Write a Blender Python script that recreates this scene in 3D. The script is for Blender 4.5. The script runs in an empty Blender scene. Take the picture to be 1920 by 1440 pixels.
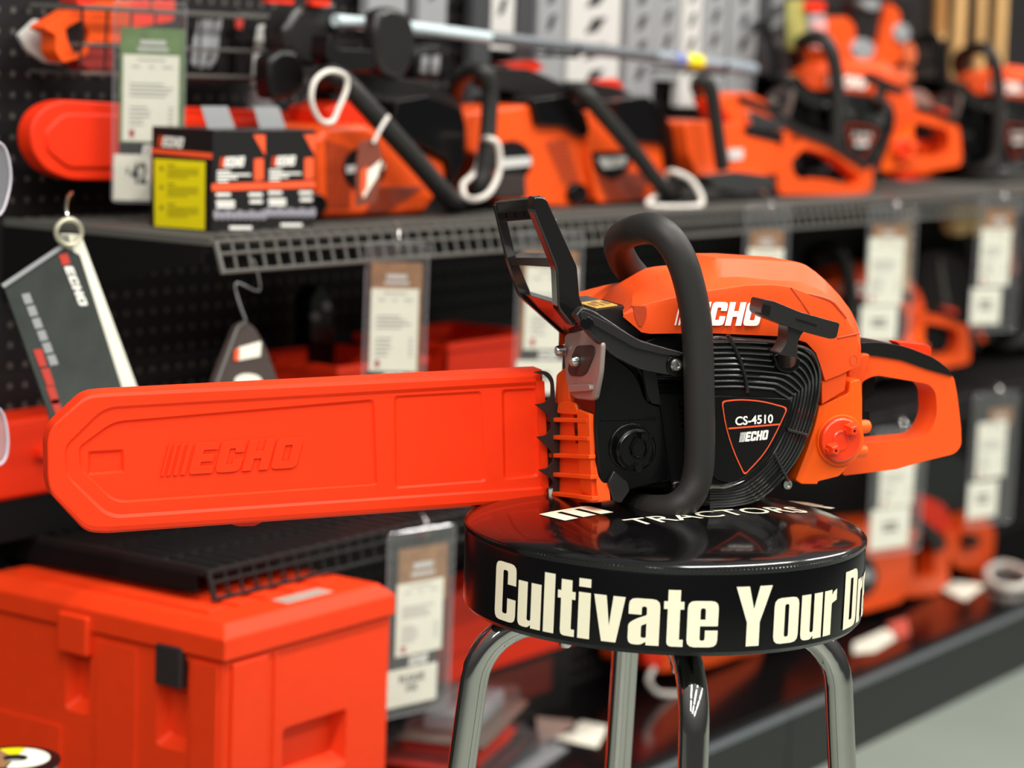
import bpy, math, random
from mathutils import Vector, Matrix
from mathutils.geometry import tessellate_polygon
sc = bpy.context.scene
COL = sc.collection
V = Vector
random.seed(4)

# ------------------------------------------------------------------ camera
FOCAL_PX, YAW, PITCH, ROLL, EYE = 4420.0, 0.5960, 0.1355, 0.0385, 1.2
_d0 = V((math.cos(YAW), math.sin(YAW), 0)); _r0 = V((math.sin(YAW), -math.cos(YAW), 0)); UPZ = V((0, 0, 1))
CF = math.cos(PITCH) * _d0 - math.sin(PITCH) * UPZ
_u0 = math.sin(PITCH) * _d0 + math.cos(PITCH) * UPZ
CR = math.cos(ROLL) * _r0 + math.sin(ROLL) * _u0
CU = -math.sin(ROLL) * _r0 + math.cos(ROLL) * _u0
CC = V((0, 0, EYE))
cam_data = bpy.data.cameras.new('camera'); cam = bpy.data.objects.new('camera', cam_data); COL.objects.link(cam)
cam_data.sensor_width = 36.0; cam_data.lens = FOCAL_PX / 1920 * 36.0
cam_data.clip_start = 0.05; cam_data.clip_end = 60
cam.matrix_world = Matrix(((CR.x, CU.x, -CF.x, CC.x), (CR.y, CU.y, -CF.y, CC.y), (CR.z, CU.z, -CF.z, CC.z), (0, 0, 0, 1)))
cam_data.dof.use_dof = True; cam_data.dof.focus_distance = 2.06; cam_data.dof.aperture_fstop = 4.0
sc.camera = cam

# ------------------------------------------------------------------ light and exposure
sc.view_settings.view_transform = 'Standard'; sc.view_settings.look = 'None'
sc.view_settings.gamma = 1.0; sc.view_settings.use_curve_mapping = False
sc.view_settings.exposure = -0.2
world = bpy.data.worlds.new('store_ambient'); sc.world = world; world.use_nodes = True
_nt = world.node_tree; _bg = _nt.nodes['Background']; _tc = _nt.nodes.new('ShaderNodeTexCoord'); _sx = _nt.nodes.new('ShaderNodeSeparateXYZ'); _rp = _nt.nodes.new('ShaderNodeValToRGB'); _mr = _nt.nodes.new('ShaderNodeMapRange')
_nt.links.new(_tc.outputs['Generated'], _sx.inputs[0]); _mr.inputs['From Min'].default_value = -1; _nt.links.new(_sx.outputs['Z'], _mr.inputs['Value']); _nt.links.new(_mr.outputs['Result'], _rp.inputs['Fac'])
_rp.color_ramp.elements[0].position = 0.52; _rp.color_ramp.elements[0].color = (0.09, 0.09, 0.09, 1); _rp.color_ramp.elements[1].position = 0.85; _rp.color_ramp.elements[1].color = (0.34, 0.34, 0.33, 1)
_nt.links.new(_rp.outputs['Color'], _bg.inputs[0]); _bg.inputs[1].default_value = 1.0

def strip_lamp(x, y, z, lx, ly, power, tint=(1, 0.97, 0.90)):
    l = bpy.data.lights.new('ceiling_strip', 'AREA'); l.shape = 'RECTANGLE'; l.size = lx; l.size_y = ly
    l.energy = power; l.color = tint
    o = bpy.data.objects.new('ceiling_strip', l); COL.objects.link(o); o.location = (x, y, z)
for yy in (0.55, -1.1, -2.9):
    for xx in (-3.2, -0.2, 2.8, 5.8):
        strip_lamp(xx, yy, 3.5, 2.4, 0.16, {0.55: 92, -1.1: 82, -2.9: 58}[yy])

# ------------------------------------------------------------------ helpers: colour and material
def lin(c):
    return tuple((x / 255 / 12.92) if x / 255 <= 0.04045 else ((x / 255 + 0.055) / 1.055) ** 2.4 for x in c)
MATS = {}
def mat(name, rgb, rough=0.5, metal=0.0, coat=0.0, var=0.05, scale=40.0, bump=0.0, bscale=300.0, spec=0.5, emit=0.0):
    if name in MATS: return MATS[name]
    m = bpy.data.materials.new(name); m.use_nodes = True; nt = m.node_tree; b = nt.nodes['Principled BSDF']
    c = lin(rgb)
    tc = nt.nodes.new('ShaderNodeTexCoord'); nz = nt.nodes.new('ShaderNodeTexNoise'); nz.inputs['Scale'].default_value = scale
    nt.links.new(tc.outputs['Object'], nz.inputs['Vector'])
    mx = nt.nodes.new('ShaderNodeMix'); mx.data_type = 'RGBA'
    mx.inputs['A'].default_value = tuple(x * (1 - var) for x in c) + (1,); mx.inputs['B'].default_value = tuple(min(1, x * (1 + var)) for x in c) + (1,)
    nt.links.new(nz.outputs['Fac'], mx.inputs['Factor']); nt.links.new(mx.outputs['Result'], b.inputs['Base Color'])
    b.inputs['Roughness'].default_value = rough; b.inputs['Metallic'].default_value = metal
    b.inputs['Coat Weight'].default_value = coat; b.inputs['Coat Roughness'].default_value = 0.08
    b.inputs['Specular IOR Level'].default_value = spec
    if bump:
        n2 = nt.nodes.new('ShaderNodeTexNoise'); n2.inputs['Scale'].default_value = bscale; nt.links.new(tc.outputs['Object'], n2.inputs['Vector'])
        bp = nt.nodes.new('ShaderNodeBump'); bp.inputs['Strength'].default_value = bump; bp.inputs['Distance'].default_value = 0.001
        nt.links.new(n2.outputs['Fac'], bp.inputs['Height']); nt.links.new(bp.outputs['Normal'], b.inputs['Normal'])
    MATS[name] = m; return m
def clear_mat(name, tint=(0.97, 0.97, 0.97), gloss=0.06, rough=0.15, haze=0.03):
    m = bpy.data.materials.new(name); m.use_nodes = True; nt = m.node_tree; nt.nodes.clear()
    out = nt.nodes.new('ShaderNodeOutputMaterial'); tr = nt.nodes.new('ShaderNodeBsdfTransparent'); gl = nt.nodes.new('ShaderNodeBsdfGlossy'); df = nt.nodes.new('ShaderNodeBsdfDiffuse')
    tr.inputs[0].default_value = tint + (1,); gl.inputs['Roughness'].default_value = rough; df.inputs[0].default_value = (0.75, 0.75, 0.77, 1)
    a = nt.nodes.new('ShaderNodeMixShader'); b = nt.nodes.new('ShaderNodeMixShader'); a.inputs[0].default_value = gloss; b.inputs[0].default_value = haze
    nt.links.new(tr.outputs[0], a.inputs[1]); nt.links.new(gl.outputs[0], a.inputs[2]); nt.links.new(a.outputs[0], b.inputs[1]); nt.links.new(df.outputs[0], b.inputs[2])
    nt.links.new(b.outputs[0], out.inputs[0]); MATS[name] = m; return m
def pegboard_mat():
    m = mat('pegboard', (26, 24, 26), 0.6, spec=0.25); nt = m.node_tree; b = nt.nodes['Principled BSDF']
    tc = nt.nodes.new('ShaderNodeTexCoord'); sp = nt.nodes.new('ShaderNodeSeparateXYZ'); nt.links.new(tc.outputs['Object'], sp.inputs[0])
    def mth(op, a, bb=None):
        n = nt.nodes.new('ShaderNodeMath'); n.operation = op
        for i, s in enumerate((a, bb)):
            if s is None: continue
            if isinstance(s, (int, float)): n.inputs[i].default_value = s
            else: nt.links.new(s, n.inputs[i])
        return n.outputs[0]
    d = []
    for ax in ('X', 'Z'):
        f = mth('FRACT', mth('DIVIDE', mth('ADD', sp.outputs[ax], 10.0), 0.0254)); f = mth('SUBTRACT', f, 0.5); d.append(mth('MULTIPLY', f, f))
    r = mth('LESS_THAN', mth('ADD', d[0], d[1]), 0.022)
    mx = nt.nodes.new('ShaderNodeMix'); mx.data_type = 'RGBA'; nt.links.new(r, mx.inputs['Factor'])
    mx.inputs['A'].default_value = lin((26, 24, 26)) + (1,); mx.inputs['B'].default_value = lin((92, 86, 82)) + (1,)
    nt.links.new(mx.outputs['Result'], b.inputs['Base Color']); return m
def concrete_mat():
    m = mat('concrete', (138, 146, 138), 0.32, var=0.10, scale=3.0); return m

ORANGE = mat('orange_plastic', (240, 84, 22), 0.42, coat=0.1, spec=0.35)
COVER_OR = mat('orange_glossy_cover', (234, 80, 28), 0.45, coat=0.0, spec=0.22)
TANK_OR = mat('orange_tank_plastic', (248, 92, 8), 0.42, coat=0.08, spec=0.35)
CAP_OR = mat('red_orange_cap', (240, 58, 12), 0.28, coat=0.3)
SCAB = mat('scabbard_plastic', (252, 56, 14), 0.5, bump=0.05, bscale=900, spec=0.25)
RED_OR = mat('red_orange_plastic', (232, 48, 14), 0.45, spec=0.3)
COOLER_M = mat('cooler_plastic', (232, 58, 14), 0.55, bump=0.2, bscale=900, spec=0.25)
BLACK = mat('black_gloss_plastic', (9, 8, 9), 0.2, coat=0.0, spec=0.32)
BLACK_S = mat('black_satin_plastic', (14, 13, 14), 0.35, spec=0.4)
MATTE = mat('black_matte', (7, 6, 7), 0.75, spec=0.2)
RUBBER = mat('black_rubber', (36, 34, 33), 0.5, bump=0.15, bscale=1200, spec=0.4)
GUARD = mat('dark_grey_plastic', (32, 30, 30), 0.33, coat=0.1)
SHELF = mat('shelf_black_paint', (28, 26, 26), 0.5, spec=0.3)
WIRE = mat('wire_grey_paint', (88, 86, 82), 0.4)
STEEL = mat('bright_steel', (200, 198, 195), 0.22, metal=1.0)
CHROME = mat('chrome', (178, 176, 172), 0.08, metal=1.0)
MUFF = mat('muffler_grey', (158, 140, 134), 0.45, metal=0.35)
MUFF_D = mat('muffler_dark', (60, 50, 48), 0.55, metal=0.3)
VINYL = mat('black_vinyl', (8, 7, 8), 0.14, coat=0.4, bump=0.05, bscale=60)
VINYL_B = mat('black_vinyl_band', (9, 8, 10), 0.22, spec=0.3)
CREAM = mat('cream_lettering', (238, 232, 205), 0.5)
WHITE = mat('white_paper', (240, 238, 222), 0.6)
WLOGO = mat('white_print', (246, 244, 238), 0.35)
GREYINK = mat('grey_ink', (150, 150, 148), 0.7)
DARKINK = mat('dark_ink', (45, 45, 46), 0.7)
YELLOW = mat('yellow_label', (240, 222, 10), 0.5)
YDARK = mat('yellow_ink', (150, 138, 10), 0.6)
WARN = mat('warning_label', (226, 178, 84), 0.45)
ORLINE = mat('orange_print', (255, 92, 48), 0.45)
CABLE = mat('white_cable', (225, 218, 210), 0.4)
CARD_B = mat('black_card', (26, 24, 24), 0.35, coat=0.1)
BROWN = mat('wood_print', (150, 105, 62), 0.5, var=0.5, scale=60)
GREEN = mat('leaf_print', (98, 128, 70), 0.5, var=0.5, scale=60)
WOOD = mat('ash_wood', (214, 172, 112), 0.5, var=0.15, scale=12)
SILVER = mat('silver_tube', (112, 116, 122), 0.35, metal=0.3)
GREYBOX = mat('grey_carton', (150, 152, 155), 0.55)
LIGHTBOX = mat('pale_carton', (205, 203, 200), 0.55)
DARKBOX = mat('dark_carton', (62, 63, 66), 0.5)
KRAFT = mat('kraft_card', (190, 160, 122), 0.7)
LENS_D = mat('smoked_lens', (40, 30, 30), 0.15, coat=0.5)
TAGM = mat('tag_maroon', (122, 62, 48), 0.4)
CLEAR = clear_mat('clear_vinyl')
BLISTER = clear_mat('blister_clear', (0.95, 0.95, 0.96), 0.16, 0.1, 0.04)
VISOR = clear_mat('clear_visor', (0.85, 0.85, 0.92), 0.15, 0.1, 0.15)
DECKM = mat('black_gloss_deck', (16, 14, 15), 0.16, coat=0.2)
KICK = mat('kick_plate_grey', (34, 36, 35), 0.42, spec=0.3)

# ------------------------------------------------------------------ helpers: picture to place
def ray(px, py): return CF + CR * ((px - 960) / FOCAL_PX) - CU * ((py - 720) / FOCAL_PX)
def depth(p): return (p - CC).dot(CF)
class Frame:
    def __init__(s, o, ax, ay, az): s.o, s.ax, s.ay, s.az = V(o), V(ax), V(ay), V(az)
    def at(s, px, py, y):                       # meets the plane ay = y
        d = ray(px, py); t = (s.o + s.ay * y - CC).dot(s.ay) / d.dot(s.ay); return CC + d * t
    def atx(s, px, py, x):                      # meets the plane ax = x
        d = ray(px, py); t = (s.o + s.ax * x - CC).dot(s.ax) / d.dot(s.ax); return CC + d * t
    def atz(s, px, py, z):
        d = ray(px, py); t = (s.o + s.az * z - CC).dot(s.az) / d.dot(s.az); return CC + d * t
    def loc(s, p): q = p - s.o; return V((q.dot(s.ax), q.dot(s.ay), q.dot(s.az)))
    def w(s, x, y, z): return s.o + s.ax * x + s.ay * y + s.az * z
    def mat(s): return Matrix(((s.ax.x, s.ay.x, s.az.x, s.o.x), (s.ax.y, s.ay.y, s.az.y, s.o.y), (s.ax.z, s.ay.z, s.az.z, s.o.z), (0, 0, 0, 1)))
WF = Frame((0, 0, 0), (1, 0, 0), (0, 1, 0), (0, 0, 1))
def onz(px, py, z):
    d = ray(px, py); return CC + d * ((z - CC.z) / d.z)

def rnd(poly, r=6.0, n=4):
    out = []; N = len(poly)
    for i in range(N):
        p = V(poly[i][:2]); rr = poly[i][2] if len(poly[i]) > 2 else r
        a = V(poly[i - 1][:2]) - p; b = V(poly[(i + 1) % N][:2]) - p
        la, lb = a.length, b.length
        if rr <= 0 or la < 1e-9 or lb < 1e-9: out.append(tuple(p)); continue
        k = min(rr, la * 0.48, lb * 0.48); p0 = p + a / la * k; p1 = p + b / lb * k
        for j in range(n + 1):
            t = j / n; q = p0 * (1 - t) ** 2 + p * 2 * t * (1 - t) + p1 * t * t; out.append((q.x, q.y))
    return out
def spline(pts, n=6, closed=False):
    P = [V(p) for p in pts]; N = len(P); out = []
    for i in range(N if closed else N - 1):
        p0 = P[i - 1] if (closed or i > 0) else P[0] * 2 - P[1]; p1 = P[i]; p2 = P[(i + 1) % N]
        p3 = P[(i + 2) % N] if (closed or i + 2 < N) else P[-1] * 2 - P[-2]
        for k in range(n):
            t = k / n
            out.append(0.5 * ((2 * p1) + (p2 - p0) * t + (2 * p0 - 5 * p1 + 4 * p2 - p3) * t * t + (3 * p1 - p0 - 3 * p2 + p3) * t ** 3))
    if not closed: out.append(P[-1])
    return out
def oval(cx, cy, rx, ry=None, n=28, a0=0.0):
    ry = rx if ry is None else ry
    return [(cx + rx * math.cos(a0 + 2 * math.pi * i / n), cy + ry * math.sin(a0 + 2 * math.pi * i / n)) for i in range(n)]

MW = {}
class MB:
    def __init__(s): s.v, s.f = [], []
    def add(s, vs, fs):
        k = len(s.v); s.v += [V(p) for p in vs]; s.f += [tuple(i + k for i in f) for f in fs]; return s
    def extr(s, loops, dvec):                   # flat loops of world points (outer, holes) pushed along dvec
        flat = [p for l in loops for p in l]; n = len(flat)
        if len(loops) == 1: cap = [tuple(range(n))]
        else: cap = [tuple(t) for t in tessellate_polygon([[V(p) for p in l] for l in loops])]
        fs = list(cap) + [tuple(i + n for i in reversed(t)) for t in cap]
        k = 0
        for l in loops:
            m = len(l)
            fs += [(k + i, k + (i + 1) % m, n + k + (i + 1) % m, n + k + i) for i in range(m)]; k += m
        s.add(flat + [p + dvec for p in flat], fs); return s
    def plate(s, fr, loops, y0, y1, r=6.0, n=4):
        if not isinstance(loops[0], list): loops = [loops]
        L = [[fr.at(x, y, y0) for x, y in (rnd(l, r, n) if r else [q[:2] for q in l])] for l in loops]
        return s.extr(L, fr.ay * (y1 - y0))
    def box(s, lo, hi):
        return s.obox(V(((lo[0] + hi[0]) / 2, (lo[1] + hi[1]) / 2, (lo[2] + hi[2]) / 2)), V((1, 0, 0)) * (hi[0] - lo[0]) / 2, V((0, 1, 0)) * (hi[1] - lo[1]) / 2, V((0, 0, 1)) * (hi[2] - lo[2]) / 2)
    def obox(s, c, a, b, d):
        vs = [c + a * i + b * j + d * k for i in (-1, 1) for j in (-1, 1) for k in (-1, 1)]
        return s.add(vs, [(0, 1, 3, 2), (4, 6, 7, 5), (0, 4, 5, 1), (2, 3, 7, 6), (0, 2, 6, 4), (1, 5, 7, 3)])
    def tube(s, pts, r, seg=10, closed=False, sm=0, flat=None):
        P = spline(pts, sm, closed) if sm else [V(p) for p in pts]; N = len(P); ns = None; rings = []
        for i in range(N):
            a = P[i - 1] if (i or closed) else P[0]; b = P[(i + 1) % N] if (i < N - 1 or closed) else P[-1]
            t = (b - a).normalized()
            if ns is None:
                h = UPZ if abs(t.z) < 0.9 else V((1, 0, 0)); ns = (h - t * h.dot(t)).normalized()
            else: ns = (ns - t * ns.dot(t)).normalized()
            bn = t.cross(ns); rr = r[min(len(r) - 1, int(i * len(r) / N))] if isinstance(r, (list, tuple)) else r
            rings.append([P[i] + (ns * math.cos(2 * math.pi * k / seg) + bn * math.sin(2 * math.pi * k / seg)) * rr for k in range(seg)])
        vs = [p for g in rings for p in g]; fs = []
        for i in range(N if closed else N - 1):
            j = (i + 1) % N
            fs += [(i * seg + k, i * seg + (k + 1) % seg, j * seg + (k + 1) % seg, j * seg + k) for k in range(seg)]
        if not closed: fs += [tuple(reversed(range(seg))), tuple((N - 1) * seg + k for k in range(seg))]
        return s.add(vs, fs)
    def lathe(s, o, ax, prof, seg=32):          # prof = [(radius, height along ax)]
        ax = V(ax).normalized(); h = V((1, 0, 0)) if abs(ax.x) < 0.8 else V((0, 1, 0)); u = (h - ax * h.dot(ax)).normalized(); w = ax.cross(u)
        vs, fs = [], []
        for r, z in prof:
            vs += [V(o) + ax * z + (u * math.cos(2 * math.pi * k / seg) + w * math.sin(2 * math.pi * k / seg)) * max(r, 1e-5) for k in range(seg)]
        for i in range(len(prof) - 1):
            fs += [(i * seg + k, i * seg + (k + 1) % seg, (i + 1) * seg + (k + 1) % seg, (i + 1) * seg + k) for k in range(seg)]
        fs += [tuple(reversed(range(seg))), tuple((len(prof) - 1) * seg + k for k in range(seg))]
        return s.add(vs, fs)
    def cyl(s, a, b, r, seg=20): a, b = V(a), V(b); return s.lathe(a, b - a, [(r, 0), (r, (b - a).length)], seg)
    def loft(s, rows, close=False):
        n = len(rows[0]); vs = [p for r in rows for p in r]; fs = []
        for i in range(len(rows) - (0 if close else 1)):
            j = (i + 1) % len(rows); fs += [(i * n + k, i * n + k + 1, j * n + k + 1, j * n + k) for k in range(n - 1)]
        return s.add(vs, fs)
    def build(s, name, m, parent=None, bevel=0.0, seg=2, ang=38, label=None, loc=None):
        mw = MW[parent] if parent else (Matrix.Translation(loc) if loc is not None else Matrix())
        inv = mw.inverted(); me = bpy.data.meshes.new(name); me.from_pydata([inv @ p for p in s.v], [], s.f); me.validate(); me.update()
        import bmesh
        bm = bmesh.new(); bm.from_mesh(me); bmesh.ops.recalc_face_normals(bm, faces=bm.faces); bm.to_mesh(me); bm.free()
        me.polygons.foreach_set('use_smooth', [True] * len(me.polygons)); me.set_sharp_from_angle(angle=math.radians(ang))
        me.materials.append(m); o = bpy.data.objects.new(name, me); COL.objects.link(o)
        if parent: o.parent = parent
        else: o.matrix_world = mw
        MW[o] = mw
        if bevel:
            b = o.modifiers.new('edge', 'BEVEL'); b.width = bevel; b.segments = seg; b.limit_method = 'ANGLE'; b.angle_limit = math.radians(35); b.harden_normals = True
        if label: o['label'] = label
        return o
def tag(o, label, cat, group=None):
    o['label'] = label; o['category'] = cat
    if group: o['group'] = group
    return o
def thing(name, label, cat, loc=(0, 0, 0), group=None, m=None):
    o = bpy.data.objects.new(name, None); COL.objects.link(o); o.empty_display_size = 0.02
    M = m if m is not None else Matrix.Translation(V(loc)); o.matrix_world = M; MW[o] = M
    return tag(o, label, cat, group)
def struct(o): o['kind'] = 'structure'; return o
def copy_thing(src, M, label, group=None, skip=()):
    r = src.copy(); COL.objects.link(r); r.matrix_world = M; r['label'] = label; MW[r] = M
    if group: r['group'] = group
    elif 'group' in r: del r['group']
    for ch in list(src.children):
        if ch.name.split('.')[0] in skip: continue
        c = ch.copy(); COL.objects.link(c); c.parent = r; MW[c] = M
        for g in list(ch.children):
            if g.name.split('.')[0] in skip: continue
            d = g.copy(); COL.objects.link(d); d.parent = c; MW[d] = M
    return r

# ------------------------------------------------------------------ lettering
GL = {}
def G(ch, w, outer, holes=(), extra=()): GL[ch] = (w, [[outer] + list(holes)] + [[e] for e in extra])
S = 0.20; Wd = 0.52; r1, r2 = 0.13, 0.04      # heavy condensed letters
XH = 0.77
G('C', Wd, [(0, 0, r1), (Wd, 0, r1), (Wd, .40, 0), (Wd - S, .40, 0), (Wd - S, .13, r2), (S, .13, r2), (S, .87, r2), (Wd - S, .87, r2), (Wd - S, .64, 0), (Wd, .64, 0), (Wd, 1, r1), (0, 1, r1)])
G('u', .48, [(0, XH, 0), (0, 0, .12), (.22, 0, .08), (.28, .06, .02), (.28, 0, 0), (.48, 0, 0), (.48, XH, 0), (.28, XH, 0), (.28, .12, r2), (.20, .12, r2), (.20, XH, 0)])
G('l', .20, [(0, 0, 0), (.20, 0, 0), (.20, 1, 0), (0, 1, 0)])
G('i', .20, [(0, 0, 0), (.20, 0, 0), (.20, XH, 0), (0, XH, 0)], (), [[(0, .86, 0), (.20, .86, 0), (.20, 1, 0), (0, 1, 0)]])
G('t', .31, [(.06, .0, .08), (.31, 0, 0), (.31, .12, 0), (.25, .12, 0), (.25, .62, 0), (.31, .62, 0), (.31, XH - .02, 0), (.25, XH - .02, 0), (.25, .94, 0), (.06, .94, 0), (.06, XH - .02, 0), (0, XH - .02, 0), (0, .62, 0), (.06, .62, 0)])
G('v', .50, [(.14, 0, 0), (.37, 0, 0), (.50, XH, 0), (.31, XH, 0), (.255, .27, 0), (.20, XH, 0), (0, XH, 0)])
G('a', .48, [(0, 0, .10), (.20, 0, .06), (.28, .06, .02), (.28, 0, 0), (.48, 0, 0), (.48, XH, .12), (0, XH, .12), (0, .50, 0), (.20, .50, 0), (.20, .64, r2), (.28, .64, r2), (.28, .50, .02), (.10, .42, .06), (0, .34, .05)], [[(.20, .12, .03), (.28, .12, .03), (.28, .36, 0), (.20, .32, .02)]])
G('e', .48, [(0, 0, .12), (.48, 0, .12), (.48, .28, 0), (.28, .28, 0), (.28, .11, r2), (.20, .11, r2), (.20, .35, 0), (.48, .35, 0), (.48, XH, .12), (0, XH, .12)], [[(.20, .46, 0), (.28, .46, 0), (.28, .65, r2), (.20, .65, r2)]])
G('Y', .62, [(.20, 0, 0), (.42, 0, 0), (.42, .40, 0), (.62, 1, 0), (.40, 1, 0), (.31, .62, 0), (.22, 1, 0), (0, 1, 0), (.20, .40, 0)])
G('o', .48, [(0, 0, .13), (.48, 0, .13), (.48, XH, .13), (0, XH, .13)], [[(.20, .11, r2), (.28, .11, r2), (.28, XH - .11, r2), (.20, XH - .11, r2)]])
G('r', .34, [(0, 0, 0), (.20, 0, 0), (.20, .54, .03), (.34, .58, 0), (.34, XH, 0), (.25, XH - .03, .03), (.20, XH - .09, .02), (.20, XH, 0), (0, XH, 0)])
G('D', .54, [(0, 0, 0), (.54, 0, .16), (.54, 1, .16), (0, 1, 0)], [[(.21, .14, 0), (.33, .14, .03), (.33, .86, .03), (.21, .86, 0)]])
G('m', .76, [(0, 0, 0), (.20, 0, 0), (.20, .64, .02), (.28, .64, .02), (.28, 0, 0), (.48, 0, 0), (.48, .64, .02), (.56, .64, .02), (.56, 0, 0), (.76, 0, 0), (.76, XH, .10), (.20, XH, 0), (0, XH, 0)])
G(' ', .16, [(0, 0, 0), (.001, 0, 0), (.001, .001, 0)])
# block italic logo letters (width, loops), cap height 1
c = .12
G('^E', .70, [(0, 0, c), (.70, 0, 0), (.70, .24, 0), (.28, .24, .03), (.28, .38, 0), (.64, .38, 0), (.64, .62, 0), (.28, .62, 0), (.28, .76, .03), (.70, .76, 0), (.70, 1, 0), (0, 1, c)])
G('^C', .74, [(0, 0, .18), (.74, 0, .18), (.74, .40, 0), (.46, .40, 0), (.46, .24, .04), (.28, .24, .04), (.28, .76, .04), (.46, .76, .04), (.46, .62, 0), (.74, .62, 0), (.74, 1, .18), (0, 1, .18)])
G('^H', .78, [(0, 0, 0), (.28, 0, 0), (.28, .38, 0), (.50, .38, 0), (.50, 0, 0), (.78, 0, 0), (.78, 1, 0), (.50, 1, 0), (.50, .62, 0), (.28, .62, 0), (.28, 1, 0), (0, 1, 0)])
G('^O', .78, [(0, 0, .18), (.78, 0, .18), (.78, 1, .18), (0, 1, .18)], [[(.28, .24, .04), (.50, .24, .04), (.50, .76, .04), (.28, .76, .04)]])
def word_loops(keys, gap=.05):
    x = 0; out = []
    for k in keys:
        w, shapes = GL[k]
        for sh in shapes: out.append([[(px + x, py) for px, py in rnd([(a[0], a[1], a[2] if len(a) > 2 else 0) for a in l], 0, 3)] for l in sh])
        x += w + gap
    return out, x - gap
def shear(loops, k): return [[[(x + k * y, y) for x, y in l] for l in sh] for sh in loops]
def put(mb, shapes, fn, dvec):                   # shapes in (u, v) mapped by fn, raised along dvec
    for sh in shapes: mb.extr([[fn(x, y) for x, y in l] for l in sh], dvec)
    return mb
LOGO, LOGO_W = word_loops(['^E', '^C', '^H', '^O'], .07); LOGO = shear(LOGO, .24)
BARS = shear([[[(x, 0), (x + w, 0), (x + w, 1), (x, 1)]] for x, w in ((-.80, .07), (-.63, .09), (-.44, .11), (-.23, .13))], .24)
FONT_CACHE = {}
def font_tris(text, bold=0.0):
    key = (text, bold)
    if key not in FONT_CACHE:
        cu = bpy.data.curves.new('lettering', 'FONT'); cu.body = text; cu.size = 1; cu.offset = bold; cu.resolution_u = 3
        o = bpy.data.objects.new('lettering', cu); COL.objects.link(o)
        dg = bpy.context.evaluated_depsgraph_get(); e = o.evaluated_get(dg); me = e.to_mesh()
        vs = [(v.co.x, v.co.y) for v in me.vertices]; fs = [tuple(p.vertices) for p in me.polygons]; e.to_mesh_clear()
        bpy.data.objects.remove(o); bpy.data.curves.remove(cu)
        x0 = min(v[0] for v in vs); x1 = max(v[0] for v in vs); y0 = min(v[1] for v in vs); y1 = max(v[1] for v in vs)
        FONT_CACHE[key] = ([((x - x0), (y - y0)) for x, y in vs], fs, x1 - x0, y1 - y0)
    return FONT_CACHE[key]
def text_at(mb, text, p0, p1, up, n, lift=0.0006, bold=0.01, vfac=1.0):
    """text whose baseline runs p0 -> p1, standing along up (unit), lifted along n."""
    vs, fs, w, h = font_tris(text, bold); u = (p1 - p0) / w; k = u.length * vfac
    return mb.add([p0 + u * x + up * (y * k) + n * lift for x, y in vs], fs)

# ------------------------------------------------------------------ the setting
FRONT, BACK = 1.787, 2.12
Z_UP, Z_MID, Z_DECK = 0.988, 0.605, 0.133
X_END = 2.02; X_FAR = 8.0
struct(MB().box((-6, -6, -0.05), (12, 6, 0)).build('floor', concrete_mat()))
struct(MB().box((1.0, BACK, 0.0), (X_FAR, BACK + 0.02, 2.6)).build('wall_back', pegboard_mat()))

# ------------------------------------------------------------------ shelving
def wire_shelf(z, label, lip_h, lip_out, gus=1.0):
    t = thing('wire_shelf', label, 'shelf', (X_END, FRONT, z), 'black wire shelves on the pegboard wall')
    MB().box((X_END + .004, FRONT + .004, z - .012), (X_FAR, BACK - .001, z - .005)).build('shelf_pan', SHELF, t)
    mb = MB(); x = X_END
    while x < X_FAR:
        mb.tube([(x, BACK - .004, z), (x, FRONT + .002, z), (x, FRONT - .004, z - .003), (x, FRONT - lip_out, z - lip_h)], .0021, 6); x += .0254
    mb.build('slat_wires', SHELF if z < .8 else WIRE, t)
    mb = MB()
    for f, r in ((.08, .0024), (.45, .0022), (1.0, .0026)):
        mb.tube([(X_END - .002, FRONT - .003 - lip_out * f, z - lip_h * f), (X_FAR, FRONT - .003 - lip_out * f, z - lip_h * f)], r, 6)
    for k in range(3): mb.tube([(X_END, FRONT + .08 + k * .1, z - .004), (X_FAR, FRONT + .08 + k * .1, z - .004)], .0024, 6)
    mb.build('front_rail', WIRE if z > .8 else SHELF, t)
    MB().obox(V((X_END - .003, (FRONT + BACK) / 2, z - .003)), V((.003, 0, 0)), V((0, (BACK - FRONT) / 2, 0)), V((0, 0, .0045))).build('end_rail', WIRE if z > .8 else SHELF, t)
    mb = MB(); mb.extr([[V((X_END - .004, FRONT + .01, z - .008)), V((X_END - .004, FRONT + .01, z - .028)), V((X_END - .004, FRONT + .09, z - .028 - .017 * gus)), V((X_END - .004, FRONT + .2, z - .028 - .045 * gus)), V((X_END - .004, BACK - .002, z - .028 - .07 * gus)), V((X_END - .004, BACK - .002, z - .008))]], V((-.004, 0, 0)))
    mb.build('end_bracket', MATTE, t)
    MB().tube([(X_END - .002, FRONT - .004, z - .002), (X_END - .002, FRONT - .003 - lip_out, z - lip_h - .002)], .0035, 8).build('corner_post', WIRE if z > .8 else SHELF, t)
    return t
wire_shelf(Z_UP, 'upper black wire shelf with gridded front lip, holding the carton boxes and saws', .036, .014)
wire_shelf(Z_MID, 'middle black wire shelf under the chainsaw scabbard, above the big orange cooler', .033, .012, 0.08)
t = thing('base_deck', 'glossy black base deck with grey kick plate along the bottom of the wall', 'shelf', (X_END, FRONT, 0))
MB().box((1.7, FRONT + .012, Z_DECK - .02), (X_FAR, BACK - .001, Z_DECK)).build('deck_panel', DECKM, t, .003)
MB().box((1.7, FRONT + .006, Z_DECK - .03), (X_FAR, FRONT + .012, Z_DECK - .002)).build('edge_gap', MATTE, t)
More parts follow.
